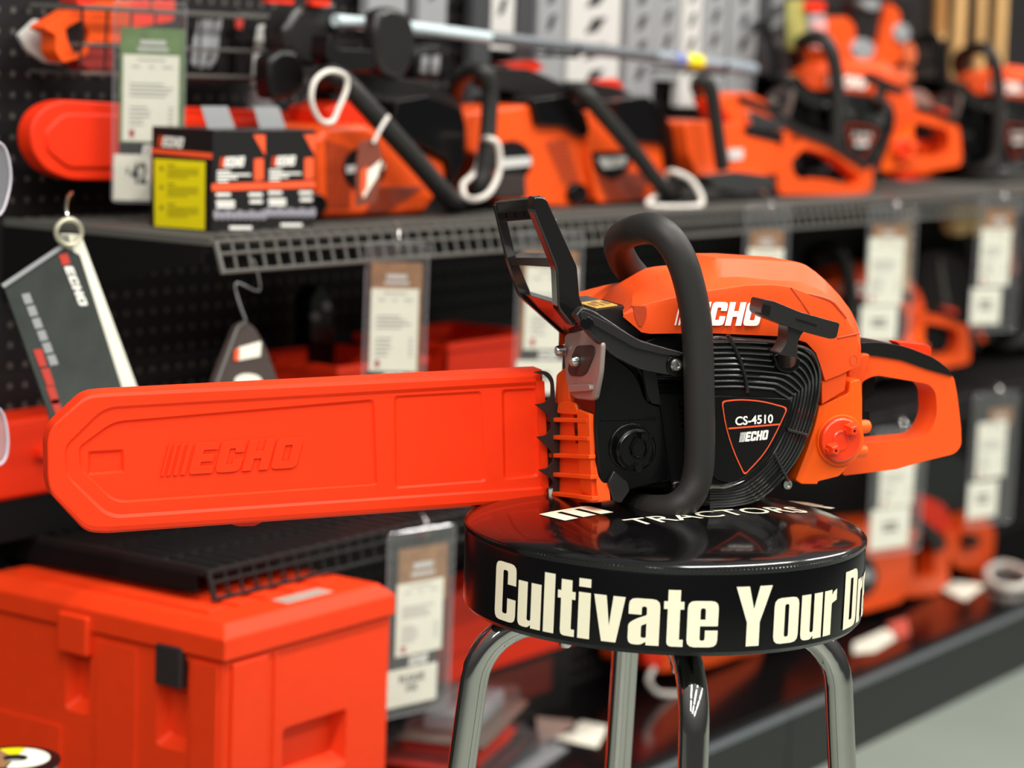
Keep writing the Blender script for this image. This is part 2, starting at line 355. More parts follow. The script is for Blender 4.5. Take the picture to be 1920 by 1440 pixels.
for x0, x1 in ((1.7, 2.28), (2.284, 3.495), (3.499, 4.71), (4.714, X_FAR)):
    mb = MB(); prof = [(0, 0.0), (0, .118), (.002, .125), (.006, .1275), (.03, .1275), (.03, 0)]
    mb.extr([[V((x0, FRONT - .012 + a, b)) for a, b in prof]], V((x1 - x0, 0, 0))); mb.build('kick_plate', KICK, t)
    MB().tube([(x0, FRONT - .0075, .1215), (x1, FRONT - .0075, .1215)], .0062, 16).build('edge_highlight_rod', mat('edge_highlight_gloss', (92, 98, 104), .18, coat=1.0, spec=.8), t)  # glossy rod added to draw the bright highlight along the kick plate
for k, x in enumerate((3.25, 5.7)):
    t = thing('slotted_upright', ('slotted black steel upright on the pegboard behind the brake lever', 'slotted black steel upright far along the pegboard at right')[k], 'upright', (x, BACK, 0))
    MB().box((x - .02, BACK - .016, .134), (x + .02, BACK - .0005, 2.4)).build('post', SHELF, t, .002)
    mb = MB()
    for i in range(46): mb.cyl((x, BACK - .0172, .18 + i * .0485), (x, BACK - .0155, .18 + i * .0485), .0085, 10)
    mb.build('slots', mat('slot_grey', (92, 88, 86), .5), t)

# ------------------------------------------------------------------ bar stool
SC = V((1.789, 1.043, 0.0)); SR = .178; SZ, SB = .795, .722
t = stool = thing('bar_stool', 'round black padded stool lettered Cultivate Your Dream on chrome legs', 'stool', (SC.x, SC.y, 0))
prof = [(SR * math.sin(a), SZ + .001 + .0165 * (1 - math.sin(a) ** 3) ** .6) for a in [i * math.pi / 2 / 26 for i in range(0, 26)]] + [(SR * .998, SZ + .001), (SR * .997, SZ - .004), (SR * .97, SZ - .006)]
MB().lathe((SC.x, SC.y, 0), (0, 0, 1), prof, 128).build('cushion', VINYL, t)
MB().lathe((SC.x, SC.y, 0), (0, 0, 1), [(SR * .9, SZ - .003), (SR - .001, SZ - .003), (SR, SZ - .006), (SR - .0005, SB + .004), (SR - .004, SB), (SR * .9, SB - .001), (.03, SB - .002)], 128).build('seat_band', VINYL_B, t)
mb = MB()
for i in range(300):
    a = i / 300 * 2 * math.pi; p = V((SC.x + SR * .997 * math.cos(a), SC.y + SR * .997 * math.sin(a), SZ - .001)); tt = V((-math.sin(a), math.cos(a), 0))
    mb.obox(p, tt * .0012, V((math.cos(a), math.sin(a), 0)) * .0014, V((0, 0, .0016)))
mb.tube([(SC.x + SR * .996 * math.cos(i / 96 * 2 * math.pi), SC.y + SR * .996 * math.sin(i / 96 * 2 * math.pi), SZ - .001) for i in range(96)], .0019, 6, True)
mb.build('seam_piping', VINYL, t)
def ang_of(px, py, z):                          # angle on the band where a picture column meets it
    best = None; d = ray(px, py)
    a, b, c2 = d.x ** 2 + d.y ** 2, 2 * (d.x * (CC.x - SC.x) + d.y * (CC.y - SC.y)), (CC.x - SC.x) ** 2 + (CC.y - SC.y) ** 2 - SR ** 2
    tt = (-b - math.sqrt(max(0, b * b - 4 * a * c2))) / (2 * a); p = CC + d * tt
    return math.atan2(p.y - SC.y, p.x - SC.x)
def dice(shapes, fn, step):                     # triangles cut into narrow columns so the letters bend with the band
    import bmesh
    bm = bmesh.new()
    for sh in shapes:
        flat = [p for l in sh for p in l]; vs = [bm.verts.new((x, y, 0)) for x, y in flat]
        if len(sh) == 1: bm.faces.new(vs)
        else:
            for tri in tessellate_polygon([[V((x, y, 0)) for x, y in l] for l in sh]): bm.faces.new([vs[i] for i in tri])
    x0 = min(v.co.x for v in bm.verts); x1 = max(v.co.x for v in bm.verts); x = x0 + step
    while x < x1:
        bmesh.ops.bisect_plane(bm, geom=bm.verts[:] + bm.edges[:] + bm.faces[:], plane_co=(x, 0, 0), plane_no=(1, 0, 0)); x += step
    bmesh.ops.triangulate(bm, faces=bm.faces[:]); bm.verts.index_update()
    out = ([fn(v.co.x, v.co.y) for v in bm.verts], [tuple(v.index for v in f.verts) for f in bm.faces]); bm.free(); return out
A0, A1 = ang_of(930, 1110, 0) % 6.28319, ang_of(1566, 1150, 0) % 6.28319   # "Cultivate Your" runs between these
PH, PW = word_loops(list('Cultivate Your Dream'), .055)
_, PW0 = word_loops(list('Cultivate Your'), .055)
capz = .0505; z_base = SB + .0085
def band(x, y):
    a = A0 + (A1 - A0) * x / PW0; return V((SC.x + (SR + .0006) * math.cos(a), SC.y + (SR + .0006) * math.sin(a), z_base + y * capz))
MB().add(*dice(PH, band, .12)).build('band_lettering', CREAM, t)
# word round the top of the cushion
def top_z(r): return SZ + .0016 + .0165 * (1 - min(.999, r / SR) ** 3) ** .6
def top_word(mb, keys, p0, p1, size, bow=0.0, font=False, bold=.02):
    a, b = onz(*p0, SZ + .015), onz(*p1, SZ + .015); u = (b - a); L = u.length; u.normalize(); w = UPZ.cross(u)
    if font:
        vs, fs, W_, H_ = font_tris(keys, bold)
    else:
        vs, fs = [], []
        for sh in word_loops(keys, .06)[0]:
            k = len(vs); flat = [p for l in sh for p in l]; vs += flat
            fs += [tuple(i + k for i in tr) for tr in tessellate_polygon([[V((x, y, 0)) for x, y in l] for l in sh])]
        W_ = max(v[0] for v in vs)
    out = []
    for x, y in vs:
        s_ = x / W_; p = a + u * (s_ * L) + w * (y * size + bow * (4 * s_ * (1 - s_)) * -1); r = math.hypot(p.x - SC.x, p.y - SC.y); out.append(V((p.x, p.y, top_z(min(r, SR * .97)))))
    mb.add(out, fs)
mb = MB(); m_ = MB(); r_ = MB(); top_word(mb, 'TRACTORS', (1196, 989), (1520, 958), .034, 0, True, .004); top_word(m_, list('m'), (1060, 977), (1150, 966), .046); top_word(r_, list('r'), (1478, 930), (1530, 940), .04)
for q in (mb, m_, r_): q.build('cushion_lettering', CREAM, t)
# legs: two bent tubes crossing under the seat, built as four legs
def leg(dirx, diry, name='leg'):
    d = V((dirx, diry, 0)).normalized(); zt = SB - .014
    pts = [V((SC.x, SC.y, zt)) + d * .005, V((SC.x, SC.y, zt)) + d * .07, V((SC.x, SC.y, zt)) + d * .106]
    for k in range(1, 9):
        a = k / 8 * math.radians(84); pts.append(V((SC.x, SC.y, zt - .060 * (1 - math.cos(a)))) + d * (.106 + .060 * math.sin(a)))
    last = pts[-1]; pts.append(V((SC.x + d.x * .231, SC.y + d.y * .231, .012)))
    o = MB().tube(pts, .0128, 20).build(name, CHROME, t)
    MB().cyl((SC.x + d.x * .2315, SC.y + d.y * .2315, 0), (SC.x + d.x * .231, SC.y + d.y * .231, .03), .0155, 16).build('foot_cap', RUBBER, o)
    q = V((SC.x, SC.y, zt)) + d * .085; MB().lathe(q - UPZ * .024, UPZ, [(.004, 0), (.006, .002), (.007, .012)], 8).build('bolt', STEEL, o)
for px, py in ((862, 1300), (1300, 1330), (1572, 1300)):
    pass
LEG_A = math.atan2(CR.y, CR.x)
for a in (-83, 5, 97, 186): leg(math.cos(LEG_A + math.radians(a)), math.sin(LEG_A + math.radians(a)))
mb = MB(); mb.lathe((SC.x, SC.y, SB - .016), UPZ, [(.1, .012), (.1, .014)], 32); mb.build('swivel_plate', SHELF, t)
MB().tube([(SC.x + .202 * math.cos(i / 64 * 2 * math.pi), SC.y + .202 * math.sin(i / 64 * 2 * math.pi), .25) for i in range(64)], .01, 12, True).build('foot_ring', CHROME, t)

# ------------------------------------------------------------------ the chainsaw on the stool
SX = V((.81708, -.57536, .0366)).normalized(); SY = V((-SX.y, SX.x, 0)).normalized(); SZv = SX.cross(SY)
HF = Frame((1.828, 1.113, .81), SX, SY, SZv)
saw = thing('chainsaw', 'orange and black chainsaw resting on the round black stool', 'chainsaw', m=HF.mat())
A = HF.at; YN = -.078
def part(name, m, loops, y0, y1, r=6, bevel=.0025, parent=None, seg=2, label=None):
    return MB().plate(HF, loops, y0, y1, r).build(name, m, parent or saw, bevel, seg, label=label)
def disc(mb, px, py, y0, y1, r, seg=32): c0 = A(px, py, y0); return mb.cyl(c0, c0 + SY * (y1 - y0), r, seg)
# body
part('engine_housing', BLACK_S, [(1128, 700), (1140, 640), (1200, 640), (1300, 600), (1400, 600), (1530, 650), (1532, 760), (1490, 880), (1440, 936), (1310, 940), (1290, 918), (1190, 918), (1160, 935), (1142, 935), (1128, 860)], -.070, .028, 14, .004)
part('clutch_cover', BLACK_S, [(1190, 700), (1300, 660), (1480, 700), (1500, 850), (1420, 920), (1190, 915)], .026, .078, 20, .006)
part('oil_tank', BLACK, [(1121, 690, 12), (1127, 664, 8), (1150, 664, 20), (1196, 700, 26), (1212, 752, 14), (1240, 760, 4), (1259, 902, 6), (1195, 916, 6), (1150, 930, 10), (1124, 905, 20), (1115, 800, 20)], YN - .004, -.03, 8, .007, seg=4)
mb = MB(); mb.tube([A(1126, 787, YN - .004), A(1180, 786, YN - .004), A(1230, 784, YN - .004)], .0011, 6); mb.tube([A(1130, 668, YN - .0045), A(1165, 668, YN - .0045), A(1204, 703, YN - .0045), A(1216, 752, YN - .0045)], .0016, 6, sm=4); mb.build('panel_ridge', BLACK, saw)
part('side_bracket', BLACK_S, [(1205, 690), (1230, 690), (1240, 760), (1222, 757), (1214, 740)], YN - .007, YN + .01, 4, .002)
mb = MB()
for y in (712, 722, 733): mb.tube([A(1228, y, YN + .0), A(1296, y + 1, YN + .0)], .0018, 6)
for k in range(6): mb.obox(A(1279 + k * 1.5, 756 + k * 12, YN - .001), SX * .0034, SZv * .0013, SY * .004)
mb.build('cooling_ribs', BLACK, saw)
part('case_side', BLACK_S, [(1222, 705), (1320, 705), (1330, 940), (1262, 930), (1258, 900)], YN + .002, -.03, 6, .003)
mb = MB(); disc(mb, 1184, 838, YN - .006, YN, .0212, 40); mb.build('cap_collar', BLACK, saw, .0015)
o = disc(MB(), 1194, 844, YN - .013, YN - .004, .0192, 40).build('oil_cap', BLACK, saw, .002, 3)
mb = MB(); c0 = A(1194, 844, YN - .0135)
mb.tube([c0 + SX * (.0165 * math.cos(i / 36 * 6.2832)) + SZv * (.0165 * math.sin(i / 36 * 6.2832)) for i in range(36)], .0013, 6, True)
mb.tube([A(x, y, YN - .0140) for x, y in ((1183, 838), (1190, 826), (1192, 820), (1200, 816), (1212, 828), (1214, 843), (1209, 858), (1194, 857), (1186, 852))], .0012, 6, True)
for x, y in ((1209, 819), (1198, 879)): disc(mb, x, y, YN - .0185, YN - .013, .0034, 12)
mb.build('cap_grip', BLACK, o)
part('corner_foot', GUARD, [(1140, 905), (1152, 882), (1178, 905), (1182, 920), (1165, 945), (1150, 940)], YN - .008, -.04, 5, .004)
# ribbed orange front and muffler (faces that look along the bar)
XF = HF.loc(A(1113, 800, -.074)).x
def fx(px, py, x=None): return HF.atx(px, py, XF if x is None else x)
mb = MB(); loop = [fx(x, y) for x, y in rnd([(1036, 752), (1112, 777), (1113, 800), (1114, 860), (1122, 942), (1052, 944), (1045, 910), (1039, 850)], 4)]
mb.extr([loop], SX * .012); mb.build('front_tank', ORANGE, saw, .002)
mb = MB()
for yl, yr in ((782, 784), (815, 818), (849, 852), (885, 890), (921, 930)):
    xl = 1033 + (yl - 780) * .10
    a, b = fx(xl, yl), fx(1112 + (yr - 780) * .075, yr)
    mb.extr([[a, b, b - SZv * .004, a - SZv * .004]], SX * -.0065)
mb.build('front_ribs', ORANGE, saw, .0008)
mb = MB(); mb.extr([[fx(x, y) for x, y in rnd([(1043, 702), (1060, 688), (1068, 752), (1078, 756), (1078, 772), (1044, 766), (1040, 752)], 5)]], SX * .02)
mb.extr([[fx(x, y, XF - .004) for x, y in rnd([(1044, 775), (1046, 756), (1060, 752), (1078, 756), (1082, 778)], 4)]], SX * .03)
mb.build('front_fin', ORANGE, saw, .0015)
part('front_side_edge', ORANGE, [(1104, 776), (1113, 776), (1116, 860), (1123, 930), (1118, 942), (1110, 930), (1107, 860)], -.078, -.05, 3, .002)
mb = MB(); mb.extr([[fx(x, y, XF - .004) for x, y in rnd([(1058, 626, 8), (1108, 616, 14), (1128, 642, 10), (1124, 700, 10), (1114, 752, 8), (1074, 748, 10), (1061, 720, 12), (1057, 668, 8)], 8)]], SX * .005)
muff = mb.build('muffler', MUFF, saw, .002, 3)
mb = MB(); mb.extr([[fx(x, y, XF - .0055) for x, y in rnd([(1079, 648), (1110, 647), (1114, 658), (1110, 672), (1098, 700), (1089, 706), (1068, 705), (1063, 694), (1067, 678)], 6)]], SX * .003); mb.build('outlet_plate', MUFF_D, muff, .0012)
mb = MB(); q = fx(1083, 677, XF - .006); mb.lathe(q, -SX, [(.0052, 0), (.0052, .004), (.0042, .006)], 12); mb.lathe(q - SX * .006, -SX, [(.0028, 0), (.0026, .001)], 6)
q = fx(1058, 657, XF - .006); mb.lathe(q, -SX, [(.0048, 0), (.0048, .006), (.004, .008)], 12); mb.build('muffler_bolts', STEEL, muff)
mb = MB(); mb.extr([[fx(x, y, XF - .0075) for x, y in rnd([(1064, 722), (1104, 720), (1106, 733), (1066, 736)], 4)]], SX * .006); mb.build('muffler_ridge', MUFF, muff, .002)
# bumper spikes, bar, chain
part('bumper_spike', mat('spike_black', (46, 40, 38), .5, metal=.3), [(1002, 699, 0), (1014, 695, 6), (1028, 697, 8), (1038, 710, 8), (1041, 740, 6), (1038, 752, 5), (1052, 760, 0), (1052, 950, 0), (1038, 952, 0), (1028, 949, 0), (1036, 932, 5), (1040, 912, 4), (1036, 899, 5), (1010, 882, 0), (1026, 879, 4), (1038, 866, 4), (1034, 845, 6), (1026, 838, 4), (1007, 820, 0), (1024, 817, 4), (1034, 806, 4), (1034, 790, 6), (1026, 776, 5), (1004, 759, 0), (1022, 756, 5), (1034, 744, 5), (1034, 716, 8), (1022, 703, 6)], .006, .009, 5, 0)
part('guide_bar', mat('bar_steel', (150, 146, 146), .35, metal=.8), [(860, 776), (1130, 770), (1130, 892), (860, 900)], .026, .0315, 0, .0008)
mb = MB()
for k in range(16):
    for (xa, ya, xb, yb) in ((880, 770, 1120, 764), (880, 905, 1120, 897)):
        f = k / 15; mb.obox(A(xa + (xb - xa) * f, ya + (yb - ya) * f, .0288), SX * .0052, SZv * .0032, SY * .0022)
        if k % 2: mb.obox(A(xa + (xb - xa) * f, ya + (yb - ya) * f + (-5 if ya < 800 else 5), .0288), SX * .004, SZv * .0028, SY * .003)
mb.build('saw_chain', STEEL, saw)
# starter cover with fins
part('starter_cover', BLACK, [(1292, 640, 10), (1345, 629, 10), (1478, 640, 30), (1522, 655, 26), (1540, 692, 26), (1541, 735, 30), (1528, 792, 40), (1500, 862, 40), (1455, 922, 40), (1400, 948, 30), (1300, 954, 10), (1290, 900, 10)], YN - .010, -.03, 10, .009, seg=4)
part('vent_gap_shade', MATTE, [(1300, 650), (1470, 652), (1512, 668), (1526, 700), (1520, 760), (1492, 840), (1452, 900), (1400, 930), (1340, 940), (1300, 940)], YN - .0106, YN - .008, 14, 0)  # matte black plate added to paint the shade between the fins
mb = MB()
for i in range(9):
    yT = 640 + i * 10.6; xr = 1536 - i * 6.6
    P = [(1300, yT + 2), (1380, yT), (1452 - i, yT + 4), (xr - 26, yT + 13 - i * .5), (xr - 4, yT + 38 - 2 * i), (xr, 722 + i * 3), (1520 - i * 6.4, 796), (1487 - i * 5.6, 868 - i * 2.2), (1430 - i * 4.4, 930 - i * 4.6), (1382 - i * 3, 946 - i * 4.6), (1330, 950 - i * 5)]
    mb.tube([A(x, y, YN - .0115 + (.003 if j > 4 else 0) * (1 - i / 9)) for j, (x, y) in enumerate(P)], .0014, 8, sm=5)
mb.tube([A(x, y, YN - .0135) for x, y in ((1364, 628), (1376, 648), (1388, 676), (1397, 706), (1402, 736))], .0019, 6, sm=4)
mb.tube([A(x, y, YN - .0125) for x, y in ((1476, 806), (1512, 816))], .0016, 6); mb.tube([A(x, y, YN - .0125) for x, y in ((1452, 850), (1478, 902))], .0016, 6)
mb.build('vent_fins', mat('fin_gloss_black', (22, 22, 22), .24, coat=.8, spec=.7), saw)
lp = [(1353, 752, 8), (1385, 748, 20), (1430, 751, 20), (1478, 764, 9), (1462, 800, 40), (1436, 850, 40), (1396, 892, 7), (1376, 850, 30), (1360, 800, 30)]
part('badge_backing', BLACK, [(1338, 741), (1490, 748), (1484, 790), (1440, 870), (1396, 905), (1350, 905), (1320, 880), (1318, 760)], YN - .0125, YN - .009, 20, .001)
ob = part('badge', ORLINE, lp, YN - .0134, YN - .012, 8, 0)
def shrink(poly, k, cx=1412, cy=802): return [(cx + (x - cx) * k, cy + (y - cy) * k, r * k) for x, y, r in poly]
part('badge_face', MATTE, shrink(lp, .955), YN - .0138, YN - .0128, 8, 0, ob)
mb = MB(); NB = -SY
text_at(mb, 'CS-4510', A(1378, 798, YN - .0138), A(1449, 793, YN - .0138), SZv, NB, .0005, .024); 
def logo(mbl, mbb, p0, p1, n, hfac=1.0, lift=.0006, thick=None):
    u = (p1 - p0) / LOGO_W; up = n.cross(u).normalized() * u.length * hfac
    if up.z < 0: up = -up
    fn = lambda x, y: p0 + u * x + up * y + n * lift
    put(mbl, LOGO, fn, n * (thick or .0002)); put(mbb, BARS, fn, n * (thick or .0002))
logo(mb, mb, A(1396, 828, YN - .0138), A(1438, 824, YN - .0138), NB, 1.25, .0004)
mb.build('badge_lettering', WLOGO, ob)
mb = MB(); mb.extr([[A(x, y, YN - .0139) for x, y in ((1366, 802), (1462, 794), (1462, 797), (1366, 805))]], NB * .0003); mb.build('badge_line', ORLINE, ob)
# starter rope handle
part('starter_socket', BLACK, [(1450, 664), (1502, 672), (1498, 692), (1480, 701), (1458, 694)], YN - .019, YN - .006, 8, .004, seg=3)
mb = MB(); mb.plate(HF, [(1432, 561, 5), (1452, 565, 4), (1500, 585, 6), (1575, 606, 5), (1569, 634, 6), (1557, 636, 6), (1500, 620, 8), (1440, 598, 8), (1426, 588, 8)], YN - .054, YN - .030)
mb.plate(HF, [(1478, 606), (1512, 617), (1502, 628), (1495, 645), (1494, 664), (1500, 672), (1458, 664), (1468, 655), (1476, 638)], YN - .049, YN - .030, 8)
mb.tube([A(1478, 640, YN - .04), A(1476, 676, YN - .018)], [.0085, .0085, .010], 12)
o = mb.build('starter_grip', GUARD, saw, .004, 3)
mb = MB(); mb.plate(HF, [(1431, 570), (1446, 574), (1443, 592), (1430, 588)], YN - .0546, YN - .05, 2); mb.plate(HF, [(1494, 597), (1532, 609), (1531, 612), (1493, 600)], YN - .0547, YN - .05, 0); mb.build('grip_recess', MATTE, o)
# top cover: rows of matched points from the bottom edge over the shoulder to the crest and down the far side
XS = [1168 + (1613 - 1168) * (1 - (1 - i / 43) ** 1.7) for i in range(44)]
def curve(pts, y):
    out = []
    for x in XS:
        for (xa, ya), (xb, yb) in zip(pts, pts[1:]):
            if xa <= x <= xb: out.append(A(x, ya + (yb - ya) * (x - xa) / max(1e-6, xb - xa), y)); break
        else: out.append(A(x, pts[-1][1] if x > pts[-1][0] else pts[0][1], y))
    return out
cB = [(1166, 590), (1180, 578), (1250, 560), (1325, 545), (1400, 534), (1450, 533), (1482, 537), (1512, 549), (1557, 564), (1585, 594), (1604, 622), (1614, 645)]
cL = [(1166, 592), (1206, 626), (1280, 625), (1340, 625), (1475, 631), (1512, 642), (1532, 664), (1540, 690), (1541.5, 716), (1575, 703), (1614, 684)]
cD = [(1166, 580), (1182, 560), (1250, 533), (1317, 521), (1385, 519), (1450, 526), (1500, 528), (1547, 548), (1576, 574), (1600, 605), (1614, 640)]
cC = [(1166, 575), (1180, 554), (1240, 519), (1256, 511), (1314, 505), (1340, 484), (1385, 484), (1495, 491), (1510, 496), (1530, 510), (1547, 525), (1575, 555), (1595, 582), (1607, 607), (1614, 634)]
def far(row, y, dz): return [p + SY * (y - HF.loc(p).y) - SZv * dz for p in row]
rC = curve(cC, -.030); rB = curve(cB, YN - .001)
rM = [p.lerp(q, .25) - SY * .0015 + SZv * .0007 for p, q in zip(rB, curve(cL, YN - .003))]
rows = [curve(cL, YN - .003), rM, rB, curve(cD, -.048), rC, far(rC, .02, 0.0), far(rC, .04, .012), far(rB, .07, .004), far(rB, .074, .05)]
ocv = MB().loft(rows).build('top_cover', COVER_OR, saw, .0012, 2, 24)
mb = MB(); logo(mb, mb, A(1295, 610, YN - .0042), A(1421, 611, YN - .0042), (-SY + SZv * .10).normalized(), 1.02, .0016); mb.build('cover_logo', WLOGO, ocv)
SEAM = mat('seam_orange', (190, 62, 22), .5)
for P_, r_, cl in (([A(1483, 539, YN - .0012), A(1500, 562, YN - .0026), A(1518, 588, YN - .0032)], .0009, 0), ([A(1570, 634, YN - .003), A(1612, 625, YN - .003)], .0009, 0), ([A(1516, 552, YN), A(1555, 563, YN - .0005), A(1573, 580, YN - .0008), A(1586, 597, YN - .0005)], .0014, 0), ([A(1322, 534, -.062), A(1338, 540, -.066)], .001, 0), ([A(1600 + 7 * math.cos(i / 8 * 6.283), 676 + 10 * math.sin(i / 8 * 6.283), YN - .0028) for i in range(8)], .0005, 1)):
    MB().tube(P_, r_, 6, bool(cl), sm=3).build('cover_seam', SEAM, ocv)
part('cover_notch', mat('seam_orange', (190, 62, 22), .5), [(1188, 574), (1212, 574), (1212, 592), (1203, 612), (1198, 612), (1190, 594)], YN - .0042, YN + .004, 5, 0, ocv)
part('cover_skirt', COVER_OR, [(1541, 716), (1588, 699), (1584, 732), (1541, 758)], YN - .001, -.02, 2, .0015)
part('caution_block', GUARD, [(1116, 581), (1172, 573), (1166, 590), (1180, 606), (1206, 628), (1200, 640), (1126, 640)], -.058, .03, 4, .002)
mb = MB(); pl = [A(x, y, yy) for x, y, yy in ((1118, 580, -.055), (1158, 574.5, -.055), (1158, 574.5, -.055), (1118, 580, -.055))]
mb.extr([[pl[0] + SZv * .0006, pl[1] + SZv * .0006, pl[1] + SY * .042 + SZv * .0006, pl[0] + SY * .042 + SZv * .0006]], SZv * .0008); cl_ = mb.build('caution_label', WARN, saw)
mb = MB(); e0, e1 = pl[1] - pl[0], SY * .042
for u, v, a, b in ((.1, .2, .22, .5), (.42, .15, .14, .3), (.42, .55, .2, .3), (.72, .25, .2, .45)):
    q0 = pl[0] + SZv * .0015 + e0 * u + e1 * v; mb.extr([[q0, q0 + e0 * a, q0 + e0 * (a + .04) + e1 * b, q0 + e0 * .04 + e1 * b]], SZv * .0002)
mb.build('caution_print', mat('caution_ink', (150, 110, 60), .6), cl_)
# rear tank, cap, handle
part('fuel_tank', TANK_OR, [(1536, 762, 4), (1592, 738, 6), (1594, 716, 4), (1613, 711, 5), (1617, 740, 10), (1617, 830, 16), (1606, 856, 8), (1574, 893, 6), (1534, 903, 2), (1533, 908, 2), (1503, 908, 3), (1492, 900, 3), (1512, 850, 20), (1528, 800, 20)], YN + .002, .05, 6, .005, seg=3)
mb = MB()
for x, y in ((1618, 800), (1612, 846)): c0 = A(x, y, YN + .012); mb.lathe(c0 - SX * .012, SX, [(.0065, 0), (.0065, .014), (.0058, .0175), (.003, .0195)], 16)
mb.build('tank_lug', TANK_OR, saw)
mb = MB(); disc(mb, 1577, 826, YN - .0015, YN + .004, .0238, 44); mb.build('filler_collar', TANK_OR, saw, .001)
o = disc(MB(), 1579, 826, YN - .008, YN + .002, .0205, 44).build('fuel_cap', CAP_OR, saw, .0028, 3)
mb = MB(); c0 = A(1577, 826, YN - .0082)
mb.tube([c0 + SX * (.0075 * math.cos(i / 24 * 6.2832)) + SZv * (.0085 * math.sin(i / 24 * 6.2832)) for i in range(24)], .0012, 6, True)
for x, y in ((1603, 808), (1568, 845)):
    c1 = A(x, y, YN - .018); mb.lathe(c1, SY, [(.0040, 0), (.0062, .0025), (.0072, .011)], 5)
    mb.plate(HF, [(x - 18, y - 2), (x - 2, y - 9), (x + 6, y + 2), (x - 12, y + 10)], YN - .013, YN - .006, 2)
mb.build('cap_lug', CAP_OR, o); mb = MB()
for x, y in ((1603, 808), (1568, 845)): disc(mb, x, y, YN - .0186, YN - .016, .0013, 4)
mb.build('lug_hole', MATTE, o)
part('rear_handle', ORANGE, [[(1596, 690, 6), (1612, 664, 6), (1640, 664, 8), (1690, 672, 8), (1740, 688, 10), (1788, 704, 10), (1795, 740, 10), (1802, 800, 8), (1803, 836, 10), (1790, 851, 8), (1720, 868, 20), (1680, 880, 6), (1580, 892, 6), (1590, 830, 4)],
     [(1616, 716, 6), (1640, 703, 14), (1700, 713, 6), (1742, 720, 16), (1755, 736, 10), (1757, 775, 10), (1750, 800, 14), (1733, 822, 14), (1690, 826, 4), (1615, 833, 3)]], -.040, -.006, 6, .006, seg=3)
part('handle_grip', BLACK_S, [(1611, 643, 6), (1650, 641, 20), (1700, 650, 20), (1752, 671, 20), (1779, 692, 10), (1788, 706, 3), (1740, 693, 8), (1690, 675, 8), (1640, 667, 8), (1612, 665, 4)], -.0425, -.0035, 6, .006, seg=3)
part('throttle_lockout', CAP_OR, [(1680, 640), (1738, 646), (1747, 652), (1746, 668), (1700, 660)], -.03, -.014, 5, .002)
part('handle_gusset', COVER_OR, [(1590, 700), (1618, 664), (1632, 664), (1626, 690), (1617, 714), (1596, 716)], -.05, -.0, 5, .003)
mb = MB(); mb.plate(HF, [(1606, 704), (1640, 702), (1640, 740), (1620, 752), (1618, 800), (1606, 800)], -.02, .02, 4)
for k in range(5): mb.tube([A(1620 + 9 * math.cos(i / 14 * 6.283), 775 + k * 5 + 3 * math.sin(i / 14 * 6.283), -.02) for i in range(14)], .0014, 6, True)
mb.build('trigger_linkage', MATTE, saw); 
# front handle tube
Ya = YN - .030
path = [A(1130, 935, .04), A(1176, 946, -.03), A(1222, 956, -.08), A(1262, 953, Ya + .006), A(1292, 931, Ya), A(1308, 890, Ya), A(1312, 830, Ya), A(1311, 740, Ya), A(1309, 660, Ya), A(1305, 600, Ya), A(1294, 540, Ya), A(1277, 486, Ya + .001), A(1252, 446, Ya + .008), A(1222, 428, Ya + .025), A(1190, 432, -.055), A(1164, 446, .0), A(1160, 466, .028), A(1172, 494, .045), A(1196, 524, .055), A(1235, 575, .06), A(1270, 640, .06)]
MB().tube(path, .0136, 20, sm=6).build('front_handle', RUBBER, saw)
# hand guard: near bar, far bar and three cross bars, with the arm down to its pivot
gn = -.060; gf = .075
def gq(px, py, y=gn): return A(px, py, y)
near = [(1002, 369, 5), (1024, 370, 9), (1076, 486, 8), (1083, 500, 8), (1088, 560, 6), (1102, 590, 6), (1074, 612, 4), (1047, 578, 8), (1044, 505, 10), (1000, 395, 4)]
mb = MB(); mb.plate(HF, near, gn, gn + .016, 6); mb.build('hand_guard', mat('guard_gloss_black', (20, 19, 19), .2, coat=.5, spec=.6), saw, .006, 2)
farP = [(927, 384, 4), (941, 379, 4), (948, 400, 4), (966, 478, 6), (1000, 560, 8), (1062, 612, 4), (1056, 628, 4), (1000, 578, 8), (975, 556, 8), (952, 490, 6)]
mb = MB(); mb.plate(HF, farP, gf - .006, gf, 5)
def bar(a, b, hw, hh):
    d = (b - a).normalized(); w = SZv - d * SZv.dot(d); w.normalize(); k = d.cross(w); mb.obox((a + b) / 2, d * ((b - a).length / 2), w * hh, k * hw)
def slab_between(na, fa, th):               # a curved cross panel from the near bar to the far bar
    rows = [[A(x, y, gn + .004) for x, y in na], [A(x, y, gf - .003) for x, y in fa]]; n_ = len(na)
    up = [[p + SZv * th * .35 + SX * th for p in r_] for r_ in rows]
    vs = rows[0] + rows[1] + up[0] + up[1]; fs = []
    for k in range(n_ - 1):
        fs += [(k, k + 1, n_ + k + 1, n_ + k), (2 * n_ + k, 3 * n_ + k, 3 * n_ + k + 1, 2 * n_ + k + 1)]
        fs += [(k, 2 * n_ + k, 2 * n_ + k + 1, k + 1), (n_ + k, n_ + k + 1, 3 * n_ + k + 1, 3 * n_ + k)]
    fs += [(0, n_, 3 * n_, 2 * n_), (n_ - 1, 3 * n_ - 1, 4 * n_ - 1, 2 * n_ - 1)]; mb.add(vs, fs)
slab_between([(1001, 371), (1008, 411)], [(927, 379), (935, 417)], .006)
slab_between([(1002, 371), (1012, 372)], [(927, 379), (937, 380)], .004)
slab_between([(1044, 484), (1046, 502)], [(952, 483), (956, 497)], .012)
slab_between([(1046, 570), (1060, 588), (1078, 612)], [(976, 549), (1000, 573), (1054, 622)], .006)
mb.build('guard_frame', MATS['guard_gloss_black'], saw, .0015)
mb = MB(); na_, fa_ = [A(1001, 371, gn + .004), A(1008, 411, gn + .004)], [A(927, 379, gf - .003), A(935, 417, gf - .003)]
